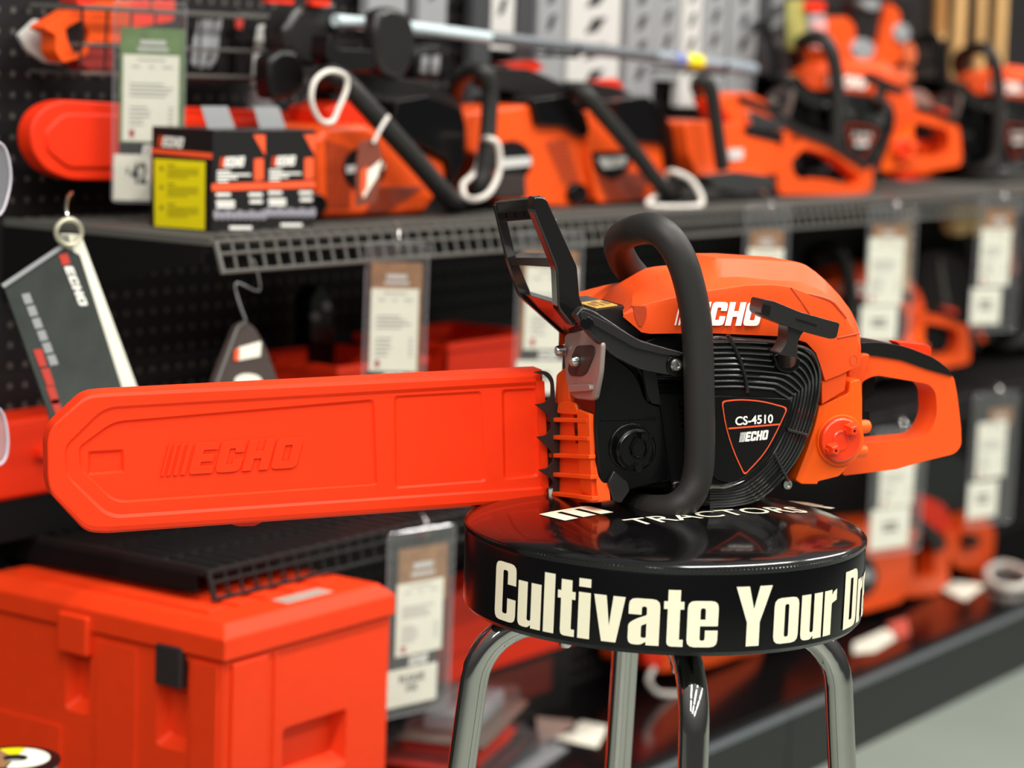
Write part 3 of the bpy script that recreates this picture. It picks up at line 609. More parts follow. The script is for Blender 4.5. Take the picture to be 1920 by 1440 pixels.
def gpt(u, v): return na_[0].lerp(fa_[0], u).lerp(na_[1].lerp(fa_[1], u), v) - SX * .0004
for k in range(4):
    u0, u1 = .06 + k * .235, .26 + k * .235; mb.extr([[gpt(u0, .58), gpt(u1, .58), gpt(u1, .84), gpt(u0, .84)]], SX * -.0003)
mb.build('guard_slots', MATTE, saw)
mb = MB(); AR = [(1078, 592, 6), (1092, 576, 6), (1110, 580, 10), (1150, 606, 14), (1195, 636, 16), (1240, 650, 14), (1284, 662, 4), (1284, 707, 6), (1250, 704, 14), (1200, 694, 16), (1150, 668, 20), (1110, 632, 12)]
mb.plate(HF, AR, YN - .020, YN - .008, 8); mb.build('brake_arm', GUARD, saw, .004, 3)
mb = MB(); mb.plate(HF, [(1092, 582), (1150, 610), (1200, 640), (1250, 654), (1282, 664), (1275, 668), (1240, 664), (1190, 652), (1140, 624), (1088, 594)], YN - .0235, YN - .018, 8); mb.build('brake_arm_ridge', GUARD, saw, .0015)
MB().cyl(A(1100, 606, YN - .024), A(1100, 606, YN - .016), .006, 16).build('pivot_boss', BLACK, saw, .001); disc(MB(), 1271, 685, YN - .022, YN - .018, .0105, 24).build('pivot_boss', BLACK, saw, .001)
mb = MB()
for x, y, yy, r in ((1270, 685, YN - .024, .0058), (1271, 912, YN - .012, .0045), (1477, 909, YN - .006, .0052)):
    c0 = A(x, y, yy); MB().lathe(c0 + SY * .003, -SY, [(r, 0), (r, .002), (r * .8, .0034), (r * .5, .0034), (r * .5, .0018)], 16).build('screw', STEEL, saw)

# ------------------------------------------------------------------ scabbard over the bar
SCAB_O = Frame(A(1022, 815, .029), SX, SY, SZv)
scab = thing('scabbard', 'long red-orange scabbard with embossed logo covering the chainsaw bar', 'bar cover', m=SCAB_O.mat())
YS0, YS1 = .014, .044
outl = [(1016, 692, 3), (1030, 940, 3), (196, 1000, 40), (160, 997, 26), (94, 926, 24), (88, 900, 20), (87, 822, 20), (96, 798, 24), (160, 738, 26), (196, 734, 30)]
inner = [(1014, 722, 3), (1022, 912, 3), (206, 966, 26), (128, 892, 16), (124, 838, 16), (198, 768, 26)]
hole1 = [(702, 748, 8), (708, 910, 8), (214, 944, 22), (150, 880, 10), (147, 838, 10), (212, 790, 22)]
hole2 = [(738, 742, 8), (904, 733, 8), (912, 904, 8), (740, 917, 8)]
hole3 = [(940, 730, 8), (1006, 727, 6), (1010, 894, 6), (944, 901, 8)]
hole0 = [(164, 846, 4), (232, 842, 4), (233, 886, 4), (164, 892, 4)]
def scale_loop(l, px):
    cx = sum(p[0] for p in l) / len(l); cy = sum(p[1] for p in l) / len(l); w = max(p[0] for p in l) - cx; h = max(p[1] for p in l) - cy
    return [(cx + (x - cx) * (1 - px / w), cy + (y - cy) * (1 - px / h), r) for x, y, r in l]
mb = MB()
def W3(l, y, n=5): return [A(x, y_, y) for x, y_ in rnd(l, 4, n)]
def ring(a, b):
    n = len(a); mb.add(a + b, [(i, (i + 1) % n, n + (i + 1) % n, n + i) for i in range(n)])
def fillr(loops):
    flat = [p for l in loops for p in l]; mb.add(flat, [tuple(t_) for t_ in tessellate_polygon(loops)])
o0 = W3(outl, YS0 + .007); o1 = W3(scale_loop(outl, 4), YS0 + .0015); o2 = W3(scale_loop(outl, 12), YS0)
ring(o0, o1); ring(o1, o2)
g0 = W3(scale_loop(inner, -7), YS0); g1 = W3(inner, YS0 + .0022)
fillr([o2, g0]); ring(g0, g1)
pk = []
for h, dz in ((hole1, .0058), (hole2, .0052), (hole3, .0056)):
    a = W3(h, YS0 + .0022); b = W3(scale_loop(h, 5), YS0 + .0022 + dz - .0032); pk.append((a, b, h, dz))
fillr([g1] + [a for a, b, h, dz in pk])
for i, (a, b, h, dz) in enumerate(pk):
    ring(a, b)
    if i == 0:
        k0 = W3(hole0, YS0 + .0022 + dz - .0032); k1 = W3(scale_loop(hole0, 6), YS0 + .0022 + dz); fillr([b, k0]); ring(k0, k1); fillr([k1])
    else: fillr([b])
bk = [p + SY * (YS1 - YS0 - .010) for p in o0]; ring(o0, bk); bk2 = [p + SY * (YS1 - YS0) for p in o2]; ring(bk, bk2); fillr([bk2])
so = mb.build('sleeve', SCAB, scab, 0, ang=50)
mb = MB(); ys = YS0 + .0022 + .0058 - .0032; p0, p1 = A(352, 889, ys), A(560, 876, ys); uu = (p1 - p0) / (LOGO_W + .3); vv = (A(352, 831, ys) - p0)
fn = lambda x, y: p0 + uu * x * 1.06 + vv * y
for sh in LOGO + BARS: mb.extr([[fn(x, y) for x, y in l] for l in sh], -SY * .0021)
mb.build('embossed_logo', SCAB, scab, .0006, 2)
MB().plate(HF, [(430, 978), (492, 974), (490, 980), (478, 986), (448, 987), (436, 984)], .026, .032, 3).build('hang_tab', RED_OR, scab, .001)

# ------------------------------------------------------------------ goods on the wall and shelves
from math import cos, sin, radians
def kids(o): return list(o.children)
def lowest(o):
    zs = []
    for ch in kids(o) + ([o] if o.type == 'MESH' else []):
        if ch.type == 'MESH': zs += [(MW[ch] @ v.co).z for v in ch.data.vertices]
        for g in kids(ch):
            if g.type == 'MESH': zs += [(MW[g] @ v.co).z for v in g.data.vertices]
    return min(zs)
def rest(o, z):                                  # set a thing down on the surface at height z
    d = z + .0006 - lowest(o); M = Matrix.Translation(V((0, 0, d))) @ MW[o]; o.matrix_world = M; MW[o] = M
    for ch in kids(o):
        MW[ch] = M
        for g in kids(ch): MW[g] = M
    return d
def traced(name, label, cat, Y, parts, z=None, group=None, ref=None):
    """parts: (part name, material, loops, near offset, far offset, corner, bevel) or ('~', part name, material, path, radius)"""
    px = [p for q in parts if q[0] != '~' for p in (q[2] if not isinstance(q[2][0], list) else q[2][0])] or [p[:2] for q in parts for p in q[3]]
    cx = sum(p[0] for p in px) / len(px); by = max(p[1] for p in px); b = WF.at(cx, by, Y)
    t = thing(name, label, cat, (b.x, Y + .05, b.z), group)
    for q in parts:
        if q[0] == '~':
            _, n, m, path, r = q[:5]
            MB().tube([WF.at(p[0], p[1], Y + (p[2] if len(p) > 2 else 0)) for p in path], r, 12, sm=5, closed=len(q) > 5).build(n, m, t)
        else:
            n, m, loops, a, c_, rr, bv = q
            MB().plate(WF, loops, Y + a, Y + c_, rr).build(n, m, t, bv, 3 if bv > .004 else 2)
    if z is not None: rest(t, z)
    return t

# --- hanging card holders
HOLD = 'clear vinyl price card holders'
def holder(label, xl, xr, yt, yb, Y, yaw, header=None, sheet=None, strip=None, ticket=None, price=None, hcol=None, hook=True, rows=None):
    xc, yc = (xl + xr) / 2, (yt + yb) / 2; c0 = WF.at(xc, yc, Y); D = depth(c0); u = V((cos(yaw), -sin(yaw), 0)); n = V((-sin(yaw), -cos(yaw), 0))
    du = (V((u.dot(CR), 0, 0)).x - (xc - 960) / FOCAL_PX * u.dot(CF)) * FOCAL_PX / D; k = D / FOCAL_PX
    P = lambda px, py, l=0.0: c0 + u * ((px - xc) / du) + UPZ * ((yc - py) * k) + n * l
    t = thing('card_holder', label, 'price card', c0 + UPZ * ((yc - yb) * k), HOLD)
    def rect(x0, y0, x1, y1, l, th, name, m, par, r=0):
        return MB().extr([[P(x, y, l) for x, y in (rnd([(x0, y0), (x1, y0), (x1, y1), (x0, y1)], r) if r else [(x0, y0), (x1, y0), (x1, y1), (x0, y1)])]], n * th).build(name, m, par)
    if header: rect(header[0], header[1], header[2], header[3], 0, .0004, 'header_card', hcol or BROWN, t)
    if header:
        mb = MB(); hx0, hy0, hx1, hy1 = header; hy1 = min(hy1, sheet[1]) if sheet else hy1; hw, hh = hx1 - hx0, hy1 - hy0
        for a, b, c_, d in ((.3, .45, .7, .62), (.26, .72, .74, .84)): mb.extr([[P(hx0 + hw * x, hy0 + hh * y, .0005) for x, y in ((a, b), (c_, b), (c_, d), (a, d))]], n * .0001)
        mb.build('header_print', LIGHTBOX, t)
    if sheet:
        s = rect(*sheet, .0006, .0004, 'info_sheet', WHITE, t); x0, y0, x1, y1 = sheet; mb = MB(); random.seed(int(xl * 7 + yt))
        h = y1 - y0; w = x1 - x0
        for (fy, f0, f1) in rows or ([(.05, .25, .75), (.13, .15, .3), (.13, .45, .55), (.13, .7, .88)] + [(.33 + .045 * i, .12, random.uniform(.55, .9)) for i in range(4)] + [(.60 + .05 * i, .12, random.uniform(.35, .5)) for i in range(5)] + [(.60 + .05 * i, .82, .9) for i in range(5)]):
            mb.extr([[P(x0 + w * a, y0 + h * (fy + b), .0011) for a, b in ((f0, 0), (f1, 0), (f1, .016), (f0, .016))]], n * .0001)
        mb.build('printed_lines', GREYINK, s)
        mb = MB(); mb.extr([[P(x0 + w * a, y0 + h * b, .0011) for a, b in ((.12, .87), (.22, .865), (.21, .95), (.16, .97), (.12, .93))]], n * .0001); mb.build('shop_mark', mat('mark_red', (176, 60, 60), .5), s)
    if strip:
        s = rect(*strip, .0006, .0004, 'footer_strip', CARD_B, t); x0, y0, x1, y1 = strip
        mb = MB(); a, b = P(x0 + (x1 - x0) * .38, y1 - 3, .0011), P(x0 + (x1 - x0) * .78, y1 - 3, .0011); put(mb, LOGO, lambda x, y: a + (b - a) / LOGO_W * x + UPZ * y * (y1 - y0 - 6) * k, n * .0001); mb.build('footer_logo', WLOGO, s)
    if ticket:
        s = rect(*ticket, .0008, .0004, 'price_ticket', WHITE, t); x0, y0, x1, y1 = ticket; mb = MB(); w = x1 - x0; h = y1 - y0
        if price == '$42':
            text_at(mb, '42', P(x0 + w * .46, y0 + h * .64, .0013), P(x0 + w * .90, y0 + h * .64, .0013), UPZ, n, .0002, .03, 1.8); text_at(mb, '$', P(x0 + w * .33, y0 + h * .44, .0013), P(x0 + w * .42, y0 + h * .44, .0013), UPZ, n, .0002, .02, 1.2)
        elif price:
            for i, s_ in enumerate(price): text_at(mb, s_, P(x0 + w * (.25 + .12 * i), y0 + h * (.40 + .24 * i), .0013), P(x0 + w * (.75 - .12 * i), y0 + h * (.40 + .24 * i), .0013), UPZ, n, .0002, .02)
        else:
            for i in range(2): mb.extr([[P(x0 + w * a, y0 + h * (.36 + .14 * i + b), .0013) for a, b in ((.3, 0), (.7, 0), (.7, .08), (.3, .08))]], n * .0001)
        mb.build('price_print', DARKINK, s)
    mb = MB(); outer = rnd([(xl, yt), (xr, yt), (xr, yb), (xl, yb)], 10)
    mb.extr([[P(x, y, .0022) for x, y in outer]], n * .0006); mb.build('sleeve', CLEAR, t)
    mb = MB(); mb.tube([P(x, y, .0022) for x, y in outer], .0009, 6, True); mb.build('sleeve_rim', VISOR, t)
    if hook:
        mb = MB(); q = P(xc, yt + 8, 0); mb.tube([q - n * .03 + UPZ * .03, q - n * .004 + UPZ * .026, q + n * .012 + UPZ * .012, q + n * .01 - UPZ * .002, q - n * .006 - UPZ * .003], .0016, 6, sm=4); mb.build('hook', STEEL, t)
    return t
holder('price card $42 with green leafy header in clear sleeve behind the carton boxes', 212, 346, 6, 380, 1.985, .75, (224, 54, 346, 290), (230, 104, 335, 265), (224, 268, 338, 292), (215, 290, 285, 376), '$42', GREEN)
holder('price card with brown header hanging below the upper shelf over the scabbard', 683, 800, 456, 712, 1.745, .82, (694, 492, 790, 700), (695, 541, 784, 697), (688, 697, 776, 720), hook=True)
holder('price card hanging behind the black brake lever of the chainsaw', 966, 1088, 436, 740, 1.745, .72, (976, 470, 1080, 690), (984, 500, 1080, 656), (978, 656, 1066, 676), (972, 676, 1062, 740))
holder('price card with shiny clear top hanging right above the orange engine cover', 1393, 1476, 388, 600, 1.745, .62, (1404, 432, 1466, 600), (1402, 466, 1468, 600))
holder('price card under the shelf beside the tan wooden stick', 1622, 1712, 388, 656, 1.745, .5, (1632, 422, 1690, 560), (1626, 446, 1692, 572), None, (1618, 574, 1686, 640))
holder('price card at far right under the upper shelf, beside two tan rolls', 1826, 1910, 372, 622, 1.75, .45, (1842, 392, 1896, 520), (1836, 428, 1892, 536), None, (1824, 540, 1880, 608))
holder('price card on the lower shelf edge beside the orange cooler', 722, 846, 988, 1340, 1.755, .18, (744, 1022, 836, 1130), (742, 1088, 829, 1226), (735, 1226, 820, 1250), (727, 1250, 822, 1322), ('PLEASE', 'ASK'))
holder('price card hanging low behind the stool seat, right of the chainsaw', 1630, 1730, 800, 1040, 1.755, .3, (1654, 830, 1718, 880), (1648, 858, 1712, 950), None, (1636, 952, 1708, 1028))
holder('price card hanging right of the chainsaw rear handle by the dark hoses', 1818, 1902, 735, 985, 1.755, .3, (1850, 765, 1892, 800), (1830, 790, 1884, 896), None, (1818, 902, 1874, 970))

# --- carton boxes on the upper shelf
bx0, by0, bw, bd, bh = 2.081, 1.845, .0935, .097, .121
t = thing('carton_box', 'black carton box with yellow warning label on its side, on the upper shelf', 'box', (bx0, by0, Z_UP), 'black carton boxes')
MB().box((bx0, by0, Z_UP + .0005), (bx0 + bw, by0 + bd, Z_UP + bh)).build('carton', CARD_B, t, .0012)
fy = by0 - .0003; FY = lambda x, y: WF.at(x, y, fy)
def quad(pts, name, m, par, fn, d): return MB().extr([[fn(x, y) for x, y in pts]], d).build(name, m, par)
nY = V((0, -.0002, 0)); nX = V((-.0002, 0, 0)); sX = lambda x, y: WF.atx(x, y, bx0 - .0003)
mb = MB(); mb.extr([[FY(x, y) for x, y in ((397, 345), (497, 342), (497, 355), (397, 358))]], nY); mb.extr([[FY(x, y) for x, y in ((475, 253), (497, 253), (497, 292))]], nY); mb.extr([[FY(x, y) for x, y in ((477, 298), (494, 297), (494, 337), (477, 339))]], nY)
mb.build('front_band', ORLINE, t)
mb = MB(); mbr = MB(); a, b = FY(420, 314), FY(456, 312); logo(mb, mbr, a, b, V((0, -1, 0)), 1.1, .0001, .0002)
for i, (x0, x1) in enumerate(((407, 432), (407, 470), (407, 445), (407, 428))): mb.extr([[FY(x, y) for x, y in ((x0, 320 + i * 6), (x1, 320 + i * 6), (x1, 323.5 + i * 6), (x0, 323.5 + i * 6))]], nY)
for x0, x1, y in ((405, 432, 362), (466, 492, 362), (468, 492, 375), (405, 440, 376), (406, 440, 384), (430, 472, 424)): mb.extr([[FY(a_, b_) for a_, b_ in ((x0, y), (x1, y), (x1, y + 6), (x0, y + 6))]], nY)
mb.build('front_print', WLOGO, t); mbr.build('front_logo_bars', ORLINE, t)
mb = MB()
for i in range(9): mb.plate(WF, [(401 + i * 11, 394 + (i % 2) * 3), (410 + i * 11, 394 + (i % 2) * 3), (411 + i * 11, 406), (406 + i * 11, 414), (400 + i * 11, 406)], fy, fy - .0004, 2)
mb.build('chain_picture', mat('chain_print', (150, 148, 158), .35), t)
mb = MB(); mb.extr([[V((bx0 + bw * a, by0 + .03, Z_UP + bh + .0004 + b)) for a, b in rnd([(.25, 0, 0), (.78, 0, 0), (.62, .026, .004), (.12, .026, .004)], 0)]], V((0, .0008, 0))); mb.build('hang_tab', GREYBOX, t)
b2 = copy_thing(t, Matrix.Translation(V((bx0 + bw + .0006, by0, Z_UP))), 'black carton box standing right of the one with the yellow label')
sd = quad([(289, 297), (385, 303), (384, 431), (290, 424)], 'warning_label', YELLOW, t, sX, nX)
mb = MB(); s2 = lambda x, y: WF.atx(x, y, bx0 - .0006)
for j, y0 in enumerate((310, 345, 383)):
    mb.extr([[s2(x, y) for x, y in ((298, y0 + 9), (303, y0), (308, y0 + 9))]], nX); mb.extr([[s2(x, y) for x, y in ((314, y0 - 1), (328, y0 - 1), (328, y0 + 2), (314, y0 + 2))]], nX)
    for i in range(4): mb.extr([[s2(x, y) for x, y in ((314, y0 + 6 + i * 5), (372 - (i == 3) * 20, y0 + 7 + i * 5), (372 - (i == 3) * 20, y0 + 9 + i * 5), (314, y0 + 8 + i * 5))]], nX)
mb.build('warning_print', YDARK, sd)
quad([(284, 278), (398, 287), (398, 298), (284, 287)], 'side_band', ORLINE, t, sX, nX)
mb = MB(); mbr = MB(); logo(mb, mbr, sX(304, 275), sX(342, 278), V((-1, 0, 0)), 1.25, .0001, .0002); mb.build('side_logo', WLOGO, t); mbr.build('side_logo_bars', ORLINE, t)

# --- saws on the upper shelf
SG = 'saws on the upper shelf'
o = traced('top_handle_saw', 'orange top-handle saw with long orange scabbard, first on the upper shelf', 'chainsaw', 1.90, [
    ('body', ORANGE, [(597, 262), (612, 236), (690, 232), (745, 262), (838, 300), (842, 335), (800, 404), (612, 412), (598, 395)], 0, .10, 10, .012),
    ('upper_cover', RED_OR, [(610, 205), (655, 190), (690, 215), (760, 205), (765, 245), (620, 245)], .02, .085, 8, .008),
    ('engine_cover', BLACK, [(738, 238), (745, 190), (800, 180), (866, 205), (874, 240), (872, 300), (848, 352), (842, 300), (770, 262)], -.01, .075, 8, .008),
    ('top_handle', GUARD, [(628, 140), (660, 135), (790, 153), (846, 178), (872, 208), (862, 222), (790, 206), (700, 188), (640, 172)], .04, .08, 10, .012),
    ('throttle_lockout', RED_OR, [(658, 132), (722, 122), (736, 132), (734, 150), (660, 142)], .05, .07, 5, .003),
    ('emblem', MATTE, oval(685, 317, 38, 40), -.004, .02, 0, .001),
    ('emblem_print', LIGHTBOX, [(650, 312), (722, 306), (722, 318), (650, 326)], -.005, .0, 2, 0),
    ('fuel_cap', BLACK, oval(598, 384, 17, 20), -.008, .03, 0, .003),
    ('~', 'front_handle', RUBBER, [(606, 190, .12), (600, 158, .08), (618, 140, .0), (650, 160, -.02), (700, 214, -.03), (780, 302, -.03), (836, 366, -.03), (858, 378, .02), (862, 372, .10)], .0135),
], Z_UP, SG)
mb = MB(); pts = [(58, 240, 24), (76, 205, 24), (116, 187, 20), (330, 200, 6), (540, 208, 16), (560, 240, 8), (560, 335, 6), (300, 340, 6), (130, 338, 20), (84, 318, 20), (60, 280, 20)]
mb.plate(WF, pts, 2.045, 2.07, 8); mb.plate(WF, [(86, 245), (120, 212), (560, 225), (560, 316), (130, 316), (90, 284)], 2.042, 2.048, 14)
mb.build('scabbard', RED_OR, o, .004, 3)
mb = MB()
for i in range(9): mb.tube([WF.at(612 + i * 5.5, 262 + i * 2, 1.899), WF.at(615 + i * 5, 392, 1.899)], .0011, 4)
for i in range(10): mb.tube([WF.at(712 - i * 3, 352 + i * 5, 1.899), WF.at(792 - i * 7, 352 + i * 5, 1.899)], .0011, 4)
mb.build('vent_grooves', mat('vent_dark_orange', (120, 44, 20), .6), o)
o2 = traced('top_handle_saw', 'orange top-handle saw with upright black handle bar and black knob, second on the upper shelf', 'chainsaw', 1.91, [
    ('body', ORANGE, [(872, 214), (935, 206), (1000, 198), (1070, 240), (1102, 262), (1114, 312), (1110, 374), (1085, 392), (985, 388), (930, 380), (920, 300), (878, 290)], 0, .10, 10, .012),
    ('engine_cover', BLACK, [(1000, 188), (1070, 180), (1098, 215), (1108, 250), (1092, 262), (1060, 240), (1010, 238)], -.01, .1, 8, .008),
    ('muffler', MUFF_D, [(928, 330), (985, 330), (988, 372), (930, 372)], -.006, .02, 4, .003),
    ('top_handle', GUARD, [(922, 128), (990, 130), (1060, 160), (1092, 186), (1082, 204), (1000, 186), (926, 166)], .04, .08, 10, .012),
    ('throttle_lockout', RED_OR, [(944, 122), (1006, 114), (1022, 130), (990, 140)], .05, .07, 5, .003),
    ('emblem', MATTE, oval(962, 304, 36, 38), -.004, .02, 0, .001),
    ('emblem_print', LIGHTBOX, [(940, 300), (996, 296), (996, 312), (940, 318)], -.007, .0, 2, 0),
    ('oil_cap', BLACK, oval(1088, 365, 17, 19), -.01, .03, 0, .003),
    ('~', 'front_handle', RUBBER, [(852, 200, .12), (858, 160, .06), (882, 134, .0), (906, 138, -.03), (918, 170, -.03), (915, 250, -.03), (908, 320, -.03), (896, 362, -.02), (900, 372, .06)], .012),
], Z_UP, SG)
mb = MB()
for i in range(12): mb.tube([WF.at(1022 + i * 3.0, 268 + i * 7, 1.909), WF.at(1062 + i * 2.2, 262 + i * 7, 1.909)], .0012, 4)
mb.build('vent_grooves', MATS['vent_dark_orange'], o2)
o3 = traced('top_handle_saw', 'orange top-handle saw with shield badge and slanted black bar, third on the upper shelf', 'chainsaw', 1.90, [
    ('body', ORANGE, [(1100, 206), (1150, 215), (1166, 262), (1250, 266), (1264, 302), (1232, 372), (1120, 382), (1106, 310)], 0, .10, 10, .012),
    ('engine_cover', BLACK, [(1150, 190), (1215, 180), (1260, 235), (1268, 300), (1256, 330), (1250, 270), (1170, 262)], -.01, .075, 8, .008),
    ('top_handle', GUARD, [(1094, 152), (1160, 162), (1230, 204), (1264, 262), (1260, 320), (1244, 300), (1204, 232), (1110, 192)], .05, .09, 10, .010),
    ('throttle_lockout', RED_OR, [(1118, 152), (1156, 147), (1168, 160), (1166, 170), (1120, 160)], .06, .08, 4, .003),
    ('emblem', MATTE, [(1112, 285), (1186, 283), (1180, 318), (1150, 338), (1120, 322)], -.004, .02, 6, .001),
    ('emblem_print', LIGHTBOX, [(1122, 296), (1176, 294), (1170, 312), (1132, 316)], -.006, .0, 2, 0),
    ('~', 'front_handle', RUBBER, [(1078, 190, .12), (1074, 172, .04), (1092, 172, -.02), (1130, 215, -.03), (1190, 285, -.03), (1242, 352, -.03), (1262, 362, .03), (1264, 350, .1)], .0125),
], Z_UP, SG)
mb = MB()
for i in range(11): mb.tube([WF.at(1118 + i * 2, 330 + i * 4.5, 1.899), WF.at(1224 - i * 2, 322 + i * 4.5, 1.899)], .0012, 4)
mb.build('vent_grooves', MATS['vent_dark_orange'], o3)
traced('rear_handle_saw', 'small orange rear-handle saw with long looped orange handle, fourth on the upper shelf', 'chainsaw', 1.85, [
    ('body', ORANGE, [(1285, 238), (1330, 236), (1390, 240), (1458, 272), (1462, 335), (1400, 346), (1312, 346), (1292, 300)], .02, .085, 10, .012),
    ('upper_cover', ORANGE, [(1344, 194), (1400, 181), (1440, 202), (1478, 240), (1502, 276), (1450, 280), (1376, 244)], .03, .08, 10, .012),
    ('rear_handle', ORANGE, [[(1452, 300), (1470, 280), (1500, 260), (1560, 274), (1604, 300), (1638, 326), (1632, 368), (1600, 374), (1460, 374)], [(1482, 312), (1508, 286), (1562, 300), (1616, 342), (1604, 360), (1546, 344), (1516, 350), (1490, 340)]], .03, .06, 8, .007),
    ('grip_strip', GUARD, [(1386, 188), (1450, 208), (1500, 246), (1560, 266), (1636, 318), (1624, 326), (1552, 282), (1490, 258), (1440, 218), (1390, 200)], .025, .06, 4, .003),
    ('carburetor_cover', STEEL, [(1404, 216), (1470, 238), (1472, 254), (1408, 248)], .022, .06, 5, .004), ('air_gap', MATTE, [(1392, 246), (1470, 258), (1466, 278), (1400, 262)], .018, .05, 4, 0), ('badge', LIGHTBOX, [(1366, 290), (1394, 288), (1392, 308), (1368, 310)], .016, .025, 3, 0),
    ('chain_catcher', STEEL, [(1330, 336), (1380, 330), (1450, 340), (1452, 362), (1400, 372), (1340, 362)], .0, .03, 6, .004),
    ('side_cover', BLACK_S, [(1376, 344), (1452, 340), (1454, 372), (1380, 374)], .015, .05, 5, .003),
    ('~', 'front_handle', RUBBER, [(1320, 196, .12), (1306, 172, .05), (1316, 160, .0), (1332, 176, -.01), (1342, 240, -.01), (1354, 326, -.01)], .0115),
], Z_UP, SG)
traced('bar_scabbard', 'red-orange bar scabbard standing behind the curved black rear grip on the upper shelf', 'bar cover', 2.07, [
    ('sleeve', RED_OR, [(1684, 252), (1720, 248), (1764, 260), (1766, 326), (1686, 328)], 0, .03, 8, .006),
    ('raised_panel', TANK_OR, [(1728, 266), (1758, 270), (1758, 318), (1728, 320)], -.003, .004, 6, .002)], Z_UP)
HB = lowest(saw) - HF.o.z
def saw_copy(px, py, Y, z, phi, label, group, skip=('guide_bar', 'saw_chain'), dx=0.0):
    p = WF.at(px, py, Y); ref = HF.loc(A(1310, 740, Ya)); c, s_ = cos(phi), sin(phi)
    ax, ay = V((c, s_, 0)), V((-s_, c, 0)); o_ = p - ax * ref.x - ay * ref.y
    M = Matrix(((ax.x, ay.x, 0, o_.x), (ax.y, ay.y, 0, o_.y), (0, 0, 1, z - HB + .0008), (0, 0, 0, 1)))
    return copy_thing(saw, M, label, group, skip)
saw_copy(1566, 280, 1.93, Z_UP, -.60, 'hoop-handled orange saw below the hanging safety vest on the upper shelf', SG)
saw_copy(1868, 280, 1.93, Z_UP, -.60, 'hoop-handled orange saw at the far right of the upper shelf under the axe handles', SG)
MG = 'saws on the middle shelf'
saw_copy(1592, 640, 1.93, Z_MID, -.60, 'orange saw on the middle shelf half hidden behind the engine cover of the big chainsaw', MG)
saw_copy(1915, 620, 1.93, Z_MID, -.60, 'orange saw at the right edge of the picture on the middle shelf', MG)
LG = 'saws on the base deck'
traced('rear_handle_saw', 'orange saw with black grip standing on the base deck right of the stool seat', 'chainsaw', 1.93, [
    ('body', ORANGE, [(1560, 1010), (1640, 990), (1700, 985), (1712, 1060), (1704, 1120), (1690, 1140), (1620, 1160), (1560, 1150)], 0, .09, 10, .012),
    ('starter_cover', BLACK, oval(1615, 1090, 32, 42), -.012, .02, 0, .006),
    ('starter_badge', GREYBOX, oval(1626, 1090, 14, 12), -.015, .0, 0, .002),
    ('rear_handle', ORANGE, [[(1700, 1000), (1730, 985), (1764, 1010), (1780, 1040), (1778, 1100), (1760, 1124), (1700, 1130)], [(1712, 1020), (1734, 1010), (1752, 1040), (1752, 1090), (1712, 1094)]], .03, .07, 8, .008),
    ('handle_grip', BLACK_S, [(1716, 990), (1732, 984), (1766, 1010), (1776, 1034), (1758, 1046), (1738, 1014)], .02, .075, 4, .004),
], Z_DECK, LG)
traced('rear_handle_saw', 'orange saw with round black knob on the base deck in front of the black hoses', 'chainsaw', 1.99, [
    ('body', ORANGE, [(1770, 1000), (1800, 1020), (1806, 990), (1842, 975), (1866, 1010), (1862, 1060), (1838, 1086), (1800, 1084), (1780, 1060)], 0, .045, 10, .010),
    ('knob', BLACK_S, oval(1826, 1030, 12, 12), -.02, .02, 0, .003),
    ('rear_fin', RED_OR, [(1722, 940), (1770, 962), (1800, 1020), (1780, 1050), (1730, 1010)], .01, .04, 8, .008),
], Z_DECK, LG)
traced('rear_handle_saw', 'orange saw seen between the chrome stool legs on the base deck', 'chainsaw', 2.0, [
    ('body', ORANGE, [(1204, 1222), (1270, 1216), (1420, 1222), (1432, 1250), (1380, 1262), (1330, 1280), (1236, 1292), (1210, 1280)], 0, .09, 8, .010),
    ('starter_cover', RED_OR, [(1206, 1230), (1240, 1230), (1246, 1282), (1212, 1282)], -.01, .03, 8, .006),
], Z_DECK, LG)

# --- white security cables
def cable(label, pts, Y, r, closed=True):
    o = MB().tube([WF.at(p[0], p[1], Y + (p[2] if len(p) > 2 else 0)) for p in pts], r, 8, closed, sm=5)
    q = o.v[0].copy(); o = o.build('security_cable', CABLE, loc=q); return tag(o, label, 'cable', 'white security cables')
cable('white cable looped round the black handle of the first saw on the upper shelf', [(600, 225), (584, 190), (590, 152), (616, 133), (646, 141), (650, 165), (634, 205), (622, 228)], 1.865, .0034)
cable('white cable looped under the upright handle bar of the second saw', [(884, 330, 0), (868, 346, 0), (872, 368, -.01), (892, 374, -.03), (918, 360, -.04), (936, 320, -.04), (934, 272, -.04), (916, 260, -.03), (902, 268, .01), (896, 310, .02)], 1.885, .0042)
cable('white cable lying at the foot of the third saw on the shelf edge', [(1222, 372, 0), (1220, 386, -.02), (1300, 388, -.04), (1316, 374, -.04), (1296, 338, -.02), (1262, 322, 0), (1248, 330, .02), (1240, 360, .02)], 1.865, .0046)
cable('white cable hanging in front of the black ear muffs', [(672, 50), (690, 58), (706, 76), (716, 100), (708, 128), (700, 134)], 1.99, .0040, False)
q_ = [onz(x, y, Z_DECK + .0095) for x, y in ((1852, 1070), (1876, 1058), (1912, 1066), (1934, 1084), (1918, 1100), (1884, 1102), (1858, 1090))]
tag(MB().tube(q_, .0085, 8, True, sm=5).build('security_cable', CABLE, loc=q_[0]), 'white cable ring on the base deck at far right', 'cable', 'white security cables')
cable('white cable loop seen between the chrome stool legs', [(1226, 1252), (1216, 1276), (1232, 1298), (1262, 1302), (1300, 1298), (1322, 1290)], 1.965, .0048, False)
